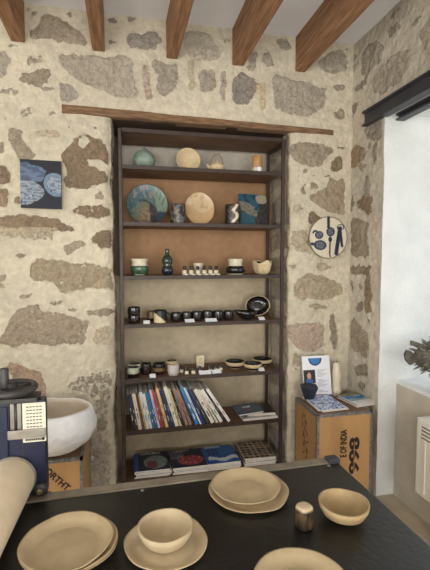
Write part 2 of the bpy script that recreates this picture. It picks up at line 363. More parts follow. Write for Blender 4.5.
GREY, GBR, BRN, TAN, PUR, RED = (178,168,152), (167,154,135), (153,134,112), (190,176,152), (165,156,145), (176,152,130)
def zs(x0, y0, s, pts): return [(x0+x/s, y0+y/s) for x, y in pts]
za = lambda *p: zs(0, 0, 3.909, p)
zb = lambda *p: zs(100, 0, 3.909, p)
zc = lambda *p: zs(200, 0, 3.909, p)
zd = lambda *p: zs(290, 0, 3.071, p)
ze = lambda *p: zs(0, 100, 3.44, p)
zf = lambda *p: zs(0, 220, 3.44, p)
zh = lambda *p: zs(280, 120, 3.8, p)
zi = lambda *p: zs(280, 250, 3.8, p)
BACK = [  # outlines of the stones that show in the lime render
 (za((160,75),(185,58),(230,65),(270,95),(325,135),(345,165),(325,178),(270,170),(215,160),(190,150),(150,155),(118,145),(118,118),(155,105)), GBR, 1),
 ([(57.5,56),(66,54),(77,55),(110,57),(125,56),(133,61),(133,77),(138,95),(136,98.5),(120,98.5),(110,94.5),(97,90),(84,84),(74,79),(65,70),(60,65)], GREY, .95),
 (za((20,170),(75,175),(75,185),(30,185)), GREY, .9),
 (za((-40,195),(30,200),(38,235),(30,280),(10,305),(-40,305)), GREY, 1),
 (za((75,285),(95,280),(115,295),(150,265),(185,270),(198,295),(190,330),(160,340),(90,330),(75,310)), GBR, .9),
 (za((90,225),(130,208),(170,225),(175,245),(130,255),(110,265),(95,245)), TAN, .5),
 (za((230,322),(270,330),(300,355),(310,385),(280,395),(240,398),(235,370)), PUR, 1),
 (za((150,345),(215,342),(220,352),(175,362)), GREY, .9),
 (za((-20,350),(50,345),(80,360),(60,375),(-20,375)), GREY, .6),
 (za((-20,400),(50,405),(45,418),(-20,412)), GREY, .5),
 (za((250,45),(275,42),(285,60),(265,68)), GBR, .9),
 (za((100,30),(140,35),(150,60),(120,80),(98,60)), GREY, .4),
 (zb((105,140),(115,122),(150,135),(185,125),(215,128),(235,150),(245,170),(210,200),(170,198),(120,190),(105,170)), PUR, .85),
 (zb((35,75),(60,72),(75,85),(55,95),(38,90)), PUR, .9),
 (zb((110,70),(135,62),(140,90),(120,92)), PUR, .9),
 (zb((35,155),(55,150),(70,165),(40,172)), GREY, .8),
 (zb((160,75),(180,82),(165,90)), GREY, .9),
 (zb((163,258),(185,258),(205,390),(178,392)), (186,168,152), 1),
 (zb((210,235),(250,245),(300,255),(310,290),(295,340),(265,375),(235,375),(215,340),(225,300),(205,270)), GREY, .85),
 ([(184,33),(197,32),(210,34.5),(215,46),(221.7,52),(218,60),(207,61),(196,60.5),(188,57),(183,46)], GREY, .95),
 (zb((345,240),(365,240),(370,350),(350,355)), (206,194,166), 1),
 ([(197,74),(205,70),(215,71),(216.6,87),(210,92),(200,91)], GREY, .9),
 (zc((85,280),(105,278),(105,330),(95,390),(80,395),(78,330)), (180,168,155), .9),
 (zc((135,300),(165,280),(210,305),(235,330),(215,370),(190,410),(150,415),(125,395),(125,340)), PUR, .85),
 (zc((235,325),(258,322),(255,430),(235,430)), (206,188,156), 1),
 (zc((195,215),(220,205),(222,250),(205,280),(180,270)), GREY, .9),
 (zc((240,215),(265,205),(280,225),(290,265),(260,265),(240,240)), GREY, .95),
 (zc((80,145),(110,150),(120,170),(90,165)), GREY, .9),
 (zc((295,155),(325,150),(355,165),(358,190),(340,200),(310,190)), GREY, .95),
 ([(273,74),(287,79),(309.5,84),(326,89.5),(324,107),(310,117),(290,115.6),(274,108)], GREY, .85),
 (zd((85,195),(110,165),(160,150),(178,180),(175,215),(130,230),(95,215)), GREY, .95),
 (zd((130,265),(170,260),(170,275),(140,285)), GREY, .9),
 (zd((130,355),(155,335),(170,345),(165,370),(145,370)), GBR, .95),
 (zd((155,140),(185,150),(180,158)), GREY, .9),
 (ze((25,105),(45,98),(75,105),(75,135),(95,165),(125,200),(70,215),(45,170),(30,140)), GBR, .95),
 (ze((110,112),(145,104),(195,105),(210,125),(195,135),(150,130),(120,125)), TAN, .8),
 (ze((205,190),(240,155),(260,130),(285,120),(310,118),(345,133),(365,155),(375,190),(375,240),(378,265),(370,290),(300,305),(260,305),(225,300),(215,270),(235,255),(215,220)), BRN, .93),
 (ze((270,135),(300,128),(318,138),(300,152),(288,166),(272,155)), (221,209,184), 1),
 (ze((296,203),(340,204),(380,228),(380,262),(345,240),(305,222)), (221,209,184), 1),
 (ze((-30,225),(25,232),(40,260),(35,290),(-30,285)), BRN, 1),
 (ze((-30,305),(28,308),(25,370),(-30,360)), BRN, 1),
 (ze((65,35),(95,22),(130,35),(110,60),(75,60)), GREY, .5),
 (ze((150,50),(185,30),(200,50),(180,70)), GREY, .5),
 (ze((-20,55),(45,55),(40,70),(-20,70)), GREY, .55),
 (ze((245,375),(280,360),(340,360),(378,375),(378,400),(345,410),(300,405),(255,390)), BRN, .75),
 (ze((325,325),(350,318),(365,330),(350,345),(328,342)), GBR, .85),
 (zf((-30,-15),(60,-20),(130,-15),(200,-5),(230,15),(270,35),(240,38),(150,40),(-30,35)), BRN, .9),
 (zf((-30,35),(190,40),(180,65),(100,72),(-30,55)), TAN, .6),
 (ze((230,85),(245,85),(245,102),(235,100)), BRN, .9),
 (ze((300,85),(370,90),(365,105),(310,100)), GREY, .5),
 (ze((45,330),(70,325),(70,365),(45,360)), BRN, .8),
 (ze((-20,145),(15,150),(15,190),(-20,185)), GBR, .8),
 (zf((315,60),(340,38),(385,35),(385,95),(350,98),(325,80)), BRN, 1),
 (zf((215,85),(250,75),(295,68),(300,85),(265,105),(235,122),(218,105)), GBR, .85),
 (zf((20,120),(90,108),(95,122),(70,138),(50,130)), GBR, .6),
 (zf((98,170),(120,130),(200,140),(260,145),(320,150),(385,165),(385,240),(320,235),(250,240),(210,255),(180,215),(120,210),(98,195)), (174,159,134), .8),
 (zf((70,258),(115,252),(118,262),(85,275),(65,270)), GBR, .8),
 (zf((160,285),(210,275),(215,285),(180,292)), GBR, .8),
 (zf((230,300),(265,302),(270,315),(235,312)), GBR, .9),
 (zf((295,310),(350,305),(385,310),(385,330),(340,335),(300,325)), GBR, .75),
 (zf((30,345),(60,305),(130,290),(145,310),(200,315),(260,335),(305,350),(300,385),(285,430),(150,432),(100,428),(30,440),(-10,420),(20,370)), (171,156,136), .85),
 (zf((330,375),(360,362),(385,370),(385,430),(325,430),(320,400)), TAN, .7),
 (zf((-20,180),(30,185),(35,230),(-20,240)), TAN, .5),
 (zf((280,115),(320,112),(320,120)), GBR, .8),
 ([(6,360),(25,366),(40,372),(47,385),(47,400),(30,402),(22,385),(10,376)], RED, .75),
 ([(62,388),(75,378),(95,372),(112,370),(112,400),(108,425),(100,440),(92,420),(95,400),(80,392)], (184,172,152), .52),
 ([(88,432),(110,440),(112,500),(92,500)], (192,184,172), .6),
 ([(-30,310),(-5,320),(0,350),(-30,350)], GBR, .7),
 ([(-60,60),(-20,62),(-18,100),(-60,96)], GREY, .8), ([(-70,150),(-25,152),(-25,200),(-70,196)], GBR, .8), ([(-80,240),(-30,238),(-28,290),(-80,290)], TAN, .8),
 (zh((45,95),(75,82),(130,90),(200,100),(205,115),(170,150),(155,178),(120,180),(85,170),(50,145)), GBR, 1),
 (zh((190,185),(205,150),(225,132),(240,145),(240,180),(220,200),(195,195)), BRN, 1),
 (zh((215,98),(250,98),(245,108),(220,106)), GBR, .9),
 (zh((85,185),(100,182),(103,200),(90,208)), GBR, .8),
 (zh((78,270),(90,240),(100,230),(100,280),(85,285)), GBR, .8),
 (zh((108,255),(125,232),(148,255),(115,262)), GBR, 1),
 (zh((110,285),(175,260),(190,220),(215,235),(240,222),(245,250),(245,360),(200,355),(150,330),(115,305)), (168,152,130), 1),
 (zh((105,350),(130,345),(165,375),(120,400),(108,390)), BRN, 1),
 (zh((48,320),(75,318),(90,340),(60,355),(45,345)), TAN, .7),
 (zh((160,212),(195,210),(190,222),(165,220)), GBR, .9),
 (zh((110,210),(140,208),(140,215),(115,216)), GBR, .8),
 (zh((45,420),(100,415),(110,440),(115,510),(60,500),(45,470)), TAN, .75),
 (zh((135,545),(180,540),(185,570),(135,565)), TAN, .8),
 (zi((50,150),(65,110),(110,85),(160,95),(190,110),(235,130),(240,165),(180,185),(145,190),(110,185),(80,190),(55,175)), (178,164,140), .95),
 (zi((130,60),(165,48),(195,60),(195,75),(150,80)), TAN, .8),
 (zi((95,215),(130,205),(175,210),(180,225),(130,230)), TAN, .75),
 (zi((35,290),(60,278),(150,275),(170,300),(165,365),(120,390),(60,370),(35,330)), (182,163,146), .9),
 (zi((188,280),(192,235),(205,260),(218,300),(220,350),(205,385),(190,360)), GBR, .9),
 (zi((40,55),(80,60),(75,75),(45,70)), TAN, .6),
 (zi((50,390),(75,385),(80,440),(60,470),(45,430)), TAN, .6),
]
RIGHT = [
 (zd((215,185),(235,145),(270,125),(290,140),(280,190),(250,215),(220,235)), GREY, .95),
 (zd((258,240),(285,200),(330,160),(375,150),(375,190),(340,250),(280,290),(260,285)), GREY, 1),
 (zd((200,270),(245,225),(240,250),(205,285)), GREY, .9),
 (zd((190,170),(215,165),(195,200)), GREY, .9),
 (zd((300,95),(335,65),(345,85),(310,120)), GREY, .8),
 (zd((375,75),(410,35),(405,50),(380,85)), GBR, .9),
 (zd((395,110),(430,50),(460,30),(450,170),(410,150)), GREY, .95),
 (zd((305,50),(350,15),(340,40),(310,62)), GREY, .7),
 (zd((190,205),(210,190),(195,240),(187,270)), GREY, .8),
 (zd((240,380),(285,365),(285,430),(250,430),(225,400)), PUR, .9),
 (zd((190,320),(215,310),(200,350),(187,380)), GBR, .8),
 (zh((268,135),(280,105),(300,92),(325,115),(325,150),(300,178),(270,180)), BRN, .95),
 (zh((268,300),(275,280),(285,300),(280,345),(268,350)), GBR, .95),
 (zh((295,310),(320,280),(350,275),(350,340),(330,370),(320,345),(298,335)), BRN, .9),
 (zh((268,385),(280,370),(335,385),(338,520),(300,520),(268,515)), GBR, .95),
 (zh((268,560),(300,548),(345,560),(340,590),(268,590)), GBR, .9),
 (zh((325,215),(345,200),(345,270),(318,270)), PUR, .8),
 (zh((300,180),(325,165),(330,180),(310,195)), GBR, .8),
 (zh((355,95),(372,80),(372,170),(358,180)), GBR, .8),
 (zh((330,90),(350,80),(345,110),(328,120)), GBR, .6),
 (zi((268,60),(290,58),(310,75),(295,88),(268,85)), GBR, .95),
 (zi((268,130),(272,108),(285,135),(285,155),(270,150)), GBR, .9),
 (zi((325,80),(340,50),(345,130),(350,240),(330,240),(318,160)), BRN, .95),
 (zi((288,215),(315,195),(318,240),(295,235)), GBR, .9),
 (zi((268,300),(275,248),(300,275),(330,310),(343,350),(335,420),(300,395),(268,375)), GBR, 1),
 (zi((285,440),(335,430),(338,480),(310,480),(285,465)), GBR, .9),
 (zi((290,510),(310,495),(330,520),(315,540)), GBR, .8),
 (zi((305,120),(312,130),(310,160),(300,140)), GBR, .9),
 (zi((330,265),(345,260),(345,285)), GBR, .9),
]
SX0, SX1, SY0, SY1 = -.024, .970, 2.395, 2.68   # footprint of the shelving unit
WY, WX = 2.375, 1.41           # faces of the back and the right wall
CEIL = 2.70
HOLE = (-.060, 1.0, -.02, 2.158)
def conv(lst, fn, a, b): return [([(getattr(fn(*p), a), getattr(fn(*p), b)) for p in poly], c, s) for poly, c, s in lst]
bstones = conv(BACK, lambda x, y: atY(x, y, WY), 'x', 'z')
rstones = conv(RIGHT, lambda x, y: atX(x, y, WX), 'y', 'z')
for k in range(26):            # more of the same masonry beyond the frame
    cy, cz = random.uniform(-1.9, .75), random.uniform(.2, 2.5); rx, rz = random.uniform(.06, .17), random.uniform(.05, .11)
    rstones.append(([(cy+rx*math.cos(q*PI/4)*random.uniform(.75, 1.1), cz+rz*math.sin(q*PI/4)*random.uniform(.75, 1.1)) for q in range(8)], random.choice([GREY, GBR, TAN]), .9))
for k in range(22):
    cx, cz = random.uniform(-2.3, -.95), random.uniform(.1, 2.6); rx, rz = random.uniform(.06, .17), random.uniform(.05, .11)
    bstones.append(([(cx+rx*math.cos(q*PI/4)*random.uniform(.75, 1.1), cz+rz*math.sin(q*PI/4)*random.uniform(.75, 1.1)) for q in range(8)], random.choice([GREY, GBR, TAN]), .9))
masonry('wall_back', 'y', WY, -2.4, WX+.01, 0, CEIL+.02, .0062, bstones, HOLE)
WIN = (.85, 2.045, -.02, 2.165)
masonry('wall_right', 'x', WX, -2.2, WY+.01, 0, CEIL+.02, .0085, rstones, WIN, base=(212, 203, 186))
# niche: side cheeks, painted back, soffit of the timber lintel
NY = 2.74
def cheek_stones(y0, y1, seed):
    rnd = random.Random(seed); out = []
    z = .05
    while z < 2.15:
        h = rnd.uniform(.1, .24)
        out.append(([(y0+.02, z), (y0+(y1-y0)*.5, z+.01), (y1-.03, z-.01), (y1-.02, z+h*.8), (y0+.12, z+h), (y0+.03, z+h*.8)], rnd.choice([(176, 164, 148), (184, 168, 150), (166, 154, 144)]), 1))
        z += h+rnd.uniform(.02, .06)
    return out
masonry('wall_niche_left', 'x', HOLE[0], WY+.019, NY, 0, HOLE[3], .0075, cheek_stones(WY, NY, 3), base=(214, 202, 178), outward=1)
masonry('wall_niche_right', 'x', HOLE[1], WY+.019, NY, 0, HOLE[3], .0075, cheek_stones(WY, NY, 5), base=(206, 195, 174))
def niche_back():
    xs = np.linspace(HOLE[0]-.02, HOLE[1]+.02, 70); zs_ = list(np.linspace(-.02, 2.2, 150))
    def c(p):
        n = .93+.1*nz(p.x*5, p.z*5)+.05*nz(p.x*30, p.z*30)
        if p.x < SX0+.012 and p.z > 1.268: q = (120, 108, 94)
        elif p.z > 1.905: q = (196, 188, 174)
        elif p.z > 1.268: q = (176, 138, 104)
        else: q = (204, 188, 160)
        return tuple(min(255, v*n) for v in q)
    for lv in (1.905, 1.268):
        i = min(range(len(zs_)), key=lambda k: abs(zs_[k]-lv)); zs_[i] = lv-.001; zs_.insert(i+1, lv+.001)
    b = MB(); rows = [[b.bm.verts.new((x, NY-.012+.006*nz(x*4, z*4)+.002*nz(x*25, z*25), z)) for x in xs] for z in zs_]
    for j in range(len(rows)-1):
        for i in range(len(xs)-1):
            f = b.bm.faces.new((rows[j][i], rows[j][i+1], rows[j+1][i+1], rows[j+1][i])); f.smooth = True
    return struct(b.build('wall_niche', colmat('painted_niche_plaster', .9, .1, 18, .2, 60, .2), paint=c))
niche_back()
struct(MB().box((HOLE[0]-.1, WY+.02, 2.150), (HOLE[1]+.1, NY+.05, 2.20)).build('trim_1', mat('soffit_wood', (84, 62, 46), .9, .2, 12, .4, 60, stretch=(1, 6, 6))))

# timber lintel over the niche
lt = MB()
x0, x1 = -.313, 1.273; n = 60
top = []; bot = []
for i in range(n+1):
    x = x0+(x1-x0)*i/n; k = i/n
    zt = 2.200-.030*k+.004*nz(x*5, 1); zb_ = 2.156-.014*k+.006*nz(x*7, 5)
    top.append((x, zt)); bot.append((x, zb_))
lt.prism(bot+top[::-1], WY-.012, WY+.06, axis='y')
tag(lt.build('lintel_beam', M_lintel), 'weathered brown wooden lintel beam set in the stone above the shelving niche', 'lintel')

# ceiling, floor, remaining walls
struct(MB().box((-2.45, -2.25, CEIL), (2.2, 2.5, CEIL+.05)).build('ceiling', M_ceil))
struct(MB().box((-2.45, -2.25, -.05), (2.2, 2.85, 0)).build('floor', M_floor))
wl = MB()
wl.box((-2.45, -2.25, 0), (-2.4, -1.2, CEIL)).box((-2.45, .2, 0), (-2.4, 2.42, CEIL)).box((-2.45, -1.2, 0), (-2.4, .2, .8)).box((-2.45, -1.2, 2.3), (-2.4, .2, CEIL))  # opening made for the added fill window
struct(wl.build('wall_left', M_white))
fw = MB()   # wall behind the photographer, with two tall windows
xs = [-2.4, -1.75, -.65, -.1, 1.0, WX+.05]
for i in range(5):
    if i % 2 == 0: fw.box((xs[i], -2.25, 0), (xs[i+1], -2.2, CEIL))
    else:
        fw.box((xs[i], -2.25, 0), (xs[i+1], -2.2, .75)); fw.box((xs[i], -2.25, 2.3), (xs[i+1], -2.2, CEIL))
struct(fw.build('wall_front', M_white))

# window recess on the right: white reveals, soffit, breast wall with sill
RX2 = 2.0
def limewash(name, b): return struct(b.build(name, M_reveal))
def rough_plane(name, fn, nu, nv, m):
    b = MB(); rows = []
    for j in range(nv+1):
        row = []
        for i in range(nu+1):
            p = Vector(fn(i/nu, j/nv)); row.append(b.bm.verts.new(p+ragged(p)*.9))
        rows.append(row)
    for j in range(nv):
        for i in range(nu):
            f = b.bm.faces.new((rows[j][i], rows[j][i+1], rows[j+1][i+1], rows[j+1][i])); f.smooth = True
    return struct(b.build(name, m))
rough_plane('wall_reveal_far', lambda a, c: (WX+(RX2+.1-WX)*a, WIN[1], 2.2*c), 40, 120, M_reveal)
rough_plane('wall_reveal_near', lambda a, c: (WX+(RX2+.1-WX)*a, WIN[0], 2.2*c), 40, 120, M_reveal)
limewash('wall_recess_soffit', MB().box((WX+.02, WIN[0]-.02, 2.172), (RX2+.1, WIN[1]+.02, 2.22)))
PX = 1.525
struct(MB().box((PX, WIN[0]-.02, 0), (RX2+.1, WIN[1]+.02, .662)).build('wall_breast', mat('breast_plaster', (190, 181, 166), .9, .06, 8, .3, 60)))  # raw plaster, base colour also darkened for the shade it lies in
struct(MB().box((PX-.004, WIN[0]-.01, .662), (RX2+.02, WIN[1]+.004, .684), bev=.003).build('trim_2', mat('sill_paint', (226, 228, 228), .5, .03, 12, .05, 60)))

M_glass = bpy.data.materials.new('window_glass'); M_glass.use_nodes = True
nt = M_glass.node_tree; nt.nodes.clear()
out = nt.nodes.new('ShaderNodeOutputMaterial'); mx = nt.nodes.new('ShaderNodeMixShader')
tr = nt.nodes.new('ShaderNodeBsdfTransparent'); gl = nt.nodes.new('ShaderNodeBsdfGlossy'); gl.inputs['Roughness'].default_value = .02
nt.nodes.new('ShaderNodeTexNoise')
mx.inputs[0].default_value = .06
nt.links.new(tr.outputs[0], mx.inputs[1]); nt.links.new(gl.outputs[0], mx.inputs[2]); nt.links.new(mx.outputs[0], out.inputs[0])
def window(name, axis, pos, a0, a1, z0, z1):
    def bx(b, a, c, z, w, t=.025):
        if axis == 'x': return b.box((pos-t, a, z), (pos+t, c, w))
        return b.box((a, pos-t, z), (c, pos+t, w))
    f = MB(); e = .05
    bx(f, a0, a1, z0, z0+e); bx(f, a0, a1, z1-e, z1); bx(f, a0, a0+e, z0+e, z1-e); bx(f, a1-e, a1, z0+e, z1-e)
    m = (a0+a1)/2; bx(f, m-.04, m+.04, z0+e, z1-e)
    o = struct(f.build(name, M_frame))
    for s, (p, q) in enumerate(((a0+e, m-.04), (m+.04, a1-e))):
        g = MB(); bx(g, p, q, z0+e, z1-e, .002); g.build('pane', M_glass, o)
        k = MB(); zm = (z0+z1)/2; bx(k, p, q, zm-.012, zm+.012, .014); k.build('glazing_bar', M_frame, o)
    h = MB(); bx(h, m-.012, m+.012, (z0+z1)/2-.05, (z0+z1)/2+.05, .045); h.build('handle', M_grey, o)
    return o
window('window_1', 'x', RX2, WIN[0], WIN[1], .684, 2.172)
window('window_2', 'y', -2.225, -1.75, -.65, .75, 2.3)
window('fill_window_left', 'x', -2.425, -1.2, .2, .8, 2.3)  # unseen window added so that light reaches the right wall
window('window_3', 'y', -2.225, -.1, 1.0, .75, 2.3)

# steel lintel joists over the recess
def i_beam(name, x0, w, y0, y1, z0, z1, label):
    t, wb = .009, .012; xm = x0+w/2
    prof = [(x0, z0), (x0+w, z0), (x0+w, z0+t), (xm+wb/2, z0+t+.006), (xm+wb/2, z1-t-.006), (x0+w, z1-t), (x0+w, z1), (x0, z1), (x0, z1-t), (xm-wb/2, z1-t-.006), (xm-wb/2, z0+t+.006), (x0, z0+t)]
    b = MB(); b.prism(prof, y0, y1, axis='y')
    return tag(b.build(name, M_steel), label, 'steel beam')
i_beam('steel_beam', 1.372, .05, -.2, 2.215, 2.152, 2.236, 'dark grey steel lintel beam along the stone wall above the window recess')
i_beam('steel_beam', 1.47, .05, WIN[0]+.01, WIN[1]-.01, 2.135, 2.172, 'shallower grey steel beam behind the first inside the recess top')

# ceiling joists
for i, (a, c, lab) in enumerate([(-.556, -.488, 'leftmost brown ceiling joist, cut off by the corner of the picture'), (-.152, -.087, 'slim brown ceiling joist ending above the left end of the lintel'),
        (.248, .311, 'middle brown ceiling joist above the shelving, third from either end'), (.628, .699, 'broad smooth brown ceiling joist right of the middle one'),
        (1.022, 1.086, 'rightmost brown ceiling joist, ending nearest the steel beam'), (-.97, -.90, None), (-1.38, -1.31, None)]):
    if lab is None: continue
    b = MB(); n = 40; w = c-a
    secs = []
    for k in range(n+1):
        y = -2.19+(2.385+2.19)*k/n
        dx = .006*nz(y*1.7, i*7.1); dz = .006*nz(y*1.3, i*3.3+9)
        q = [(-w/2+.004, 0), (w/2-.004, 0), (w/2, .006), (w/2, .25), (-w/2, .25), (-w/2, .006)]
        secs.append([b.bm.verts.new((u+dx+.002*nz(y*9, u*40), y, v+dz)) for u, v in q])
    for k in range(n):
        for q in range(6): b.bm.faces.new((secs[k][q], secs[k][(q+1) % 6], secs[k+1][(q+1) % 6], secs[k+1][q]))
    b.bm.faces.new(secs[0][::-1]); b.bm.faces.new(secs[-1])
    tag(b.build('ceiling_joist', M_beam, None, ((a+c)/2, 0, 2.50)), lab, 'ceiling joist', 'wooden ceiling joists')

# ------------------------------------------------------------------ shelving unit
SX0, SX1, SY0, SY1 = -.024, .970, 2.395, 2.68
TOPS = [2.108, 1.905, 1.585, 1.278, .997, .676, .364, .065]
unit = thing('shelving_unit', 'tall dark brown open shelving unit standing in the niche of the stone wall', 'shelving unit', (SX0, SY0, 0))
w, d = SX1-SX0, SY1-SY0
for x in (0, w-.019):
    for y in (0, d-.019):
        p = MB(); p.box((x, y, 0), (x+.019, y+.019, 2.106), bev=.002); p.build('post', M_post, unit)
for z in TOPS:
    s = MB(); s.box((.022, .007, z-.018), (w-.022, d-.001, z), bev=.0012)
    sh = s.build('shelf', M_shelf, unit)
    MB().box((.022, 0, z-.021), (w-.022, .006, z+.001), bev=.001).build('front_strip', M_post, sh)
for x in (.006, w-.016):
    for z in (2.085, .043):
        s = MB(); s.box((x, .022, z-.012), (x+.010, d-.022, z+.008)); s.build('side_rail', M_post, unit)
SH = {k: TOPS[k]+.0006 for k in range(1, 8)}

# ------------------------------------------------------------------ pottery helpers
def shell(prof, th):
    """outer profile bottom to rim -> closed profile with an inner wall"""
    o = [(0, prof[0][1])+tuple(prof[0][2:])]+list(prof)
    inner = []
    for p in reversed(prof):
        inner.append((max(p[0]-th, .001), p[1]+(0 if p is prof[-1] else th*.0)))
    inner[-1] = (inner[-1][0], prof[0][1]+th)
    return o, inner+[(0, prof[0][1]+th)]
def pot(name, prof, th, mo, mi=None, parent=None, loc=None, fn=None, rim=None, n=44, M=None):
    o, i = shell(prof, th)
    P = []
    cur = mo
    for q in o:
        cur = q[2] if len(q) > 2 else cur
        P.append((q[0], q[1], cur))
    P[-1] = (P[-1][0], P[-1][1], rim or mo)
    for q in i: P.append((q[0], q[1], mi or mo))
    b = MB(); b.lathe(P, n, mo, fn=fn, M=M)
    return b, P
def at(x, Y): return atY(x, 260, Y).x
def vessel(name, label, cat, x, Y, z, prof, th, mo, mi=None, rim=None, fn=None, group=None, wob=.0):
    f2 = fn
    if wob and not fn:
        sd = random.random()*50
        f2 = lambda v: (v.x*(1+wob*nz(math.atan2(v.y, v.x)*1.2, sd)), v.y*(1+wob*nz(sd, math.atan2(v.y, v.x)*1.2)), v.z*(1+wob*.4*nz(v.x*9+sd, v.y*9)))
    b, _ = pot(name, prof, th, mo, mi, fn=f2, rim=rim)
    o = b.build(name, None, None, (at(x, Y), Y, z))
    return tag(o, label, cat, group)
def handle_pts(r, z0, z1, reach, n=12):
    return [(r-.004+reach*math.sin(PI*k/n), 0, z0+(z1-z0)*k/n) for k in range(n+1)]
def disc_paint(name, rad, depth, paintf, nr=44, na=96, lobes=None, back=None, thick=.006, m=None):
    """dished disc facing -Y, painted by paintf(x, z) in unit radius"""
    b = MB()
    def pt(r, a, front):
        k = (lobes(a) if lobes else 1)
        x, z = r*k*math.cos(a), r*k*math.sin(a)
        y = -depth*(max(0, r/rad-.55)/.45)**2 if depth else 0
        return (x, y+(0 if front else thick), z)
    for front in (True, False):
        c = b.bm.verts.new((0, 0 if front else thick, 0)); prev = None
        for j in range(1, nr+1):
            ring = [b.bm.verts.new(pt(rad*j/nr, 2*PI*i/na, front)) for i in range(na)]
            for i in range(na):
                k = (i+1) % na
                f = b.bm.faces.new((c, ring[i], ring[k]) if prev is None else (prev[i], ring[i], ring[k], prev[k])); f.smooth = True
            prev = ring
        if front: fr = prev
        else:
            for i in range(na): b.bm.faces.new((fr[i], prev[i], prev[(i+1) % na], fr[(i+1) % na]))
    return b, (lambda v: paintf(v.x/rad, v.z/rad))
def ell(x, z, cx, cz, rx, rz, a=0):
    dx, dz = x-cx, z-cz; c, s = math.cos(a), math.sin(a)
    return ((dx*c+dz*s)/rx)**2+((-dx*s+dz*c)/rz)**2
def seg(x, z, x0, z0, x1, z1):
    dx, dz = x1-x0, z1-z0; t = max(0, min(1, ((x-x0)*dx+(z-z0)*dz)/(dx*dx+dz*dz)))
    return math.hypot(x-x0-t*dx, z-z0-t*dz)

# ---- top compartment
z = SH[1]; Y = 2.50
r = wid(134, 156.5, 155, Y)/2
tag(MB().lathe([(0, 0), (r*.45, 0), (r*.8, r*.25), (r*.98, r*.62), (r, r*.85), (r*.9, r*1.2), (r*.62, r*1.5), (r*.3, r*1.72), (r*.14, r*1.86), (r*.1, r*1.95), (0, r*1.96)], 40).build('closed_vase', M_sage, None, (at(145.3, Y), Y, z)),
    'sage green rounded vase with a pointed top on the highest shelf', 'vase')
r = wid(176.5, 201, 155, 2.53)/2
bw, _ = pot('b', [(r*.35, 0), (r*.45, r*.06), (r*.85, r*.3), (r, r*.52)], .005, M_speck)
o = bw.build('leaning_bowl', None, None, (at(189, 2.53), 2.575, z+r*.985), (R(80), 0, 0))
tag(o, 'speckled cream shallow bowl propped on its edge on the highest shelf', 'bowl')
Y = 2.47; r = wid(209.5, 224.5, 163, Y)/2
tp = thing('teapot', 'small cream teapot with a tall hooped handle on the highest shelf', 'teapot', (at(217, Y), Y, z))
MB().lathe([(0, 0), (r*.7, 0), (r*.98, r*.35), (r, r*.6), (r*.8, r*.95), (r*.45, r*1.1), (0, r*1.12)], 36).build('body', M_speck, tp)
MB().lathe([(0, r*1.1), (r*.42, r*1.1), (r*.34, r*1.22), (r*.1, r*1.28), (r*.12, r*1.42), (0, r*1.46)], 24).build('lid', M_speck, tp)
MB().tube([(-r*.8, 0, r*.45), (-r*1.15, 0, r*.6), (-r*1.35, 0, r*.9)], [r*.25, r*.16, r*.11]).build('spout', M_speck, tp)
MB().tube([(r*.8*math.cos(a), 0, r*.9+r*1.35*math.sin(a)) for a in [PI*k/16 for k in range(17)]], r*.07).build('handle', mat('cane', (150, 116, 76), .6), tp)
r = wid(251.5, 262, 160, Y)/2; h = .108
tm = thing('tumbler', 'amber tumbler with a white paper tag at the right end of the highest shelf', 'tumbler', (at(256.6, Y), Y, z))
pb, _ = pot('t', [(r*.92, 0, M_cream), (r*.95, h*.3, M_amber), (r, h*.5), (r*.98, h*.95), (r*.9, h)], .004, M_amber)
pb.build('body', None, tp and tm)
MB().box((-.010, -r-.003, .004), (.012, -r+.001, .034)).build('paper_tag', M_white_p, tm)

# ---- second compartment: painted plates
z = SH[2]
r = wid(127, 169.5, 200, 2.54)/2
def teal(x, z_):
    n = nz(x*2.2, z_*2.2, 3); n2 = nz(x*9, z_*3, 1); n3 = nz(x*8, z_*8, 6)
    if math.hypot(x, z_) > .965: return (74, 62, 52)
    d = math.hypot((x+.12)*1.1, (z_+.62)*.8)+.10*n
    if d < .34: return (132, 116, 92) if n3 > -.1 else (104, 88, 68)
    if d < .62 and x < .1: return (112, 96, 76) if n3 > .15 else (96, 112, 92)
    if d < .70 and x > -.2 and z_ < .25: return (44, 42, 46) if n3 < .2 else (74, 62, 54)
    if z_ < -.35 and x > .15: return (38, 62, 76)
    if x > .38 and z_ > -.4: return (112, 134, 118) if n2 > -.1 else (96, 104, 92)
    if z_ > .30: return (124, 126, 120) if n2 > .05 else (70, 100, 108)
    if x < -.5: return (52, 92, 106) if n3 > -.2 else (100, 116, 108)
    return (60, 84, 92) if n2 > 0 else (92, 108, 104)
b, pf = disc_paint('plate', r, .012, teal)
tag(b.build('painted_plate', M_paint, None, (at(148.3, 2.54), 2.585, z+r*.985), (R(-9), 0, 0), paint=pf), 'large round plate painted in swirling teal, brown and grey, leaning on the second shelf', 'plate')
Y = 2.47
def mottled(name, lab, x, x0, x1, hpx, spots, basec, sc=1.0):
    r = wid(x0, x1, 212, Y)/2; h = hpx*Y/410*1.02
    b = MB(); n = 40; prof = [(0, 0), (r*.9, 0)]+[(r*(.95+.05*math.sin(k/14*PI)), h*k/14) for k in range(15)]+[(r*.86, h), (r*.82, h*.5), (r*.8, .006), (0, .006)]
    b.lathe(prof, n)
    return tag(b.build(name, M_paint, None, (at(x, Y), Y, z), paint=lambda v: spots(v, h)), lab, 'cup')
def sp1(v, h):
    n = nz(v.x*60, v.y*60, v.z*40)
    return (34, 32, 34) if n < .0 else ((120, 100, 74) if n < .25 else (72, 84, 90))
def sp2(v, h):
    a = v.x+.012*math.sin(v.z*90)
    if v.y < 0 and -.006 < a < .016 and v.z > .012: return (216, 204, 178)
    return (34, 32, 34) if nz(v.x*70, v.z*60, 2) < .25 else (86, 74, 60)
mottled('stoneware_cup', 'dark mottled cup beside the large teal painted plate', 178.3, 170.8, 186.5, 19, sp1, None)
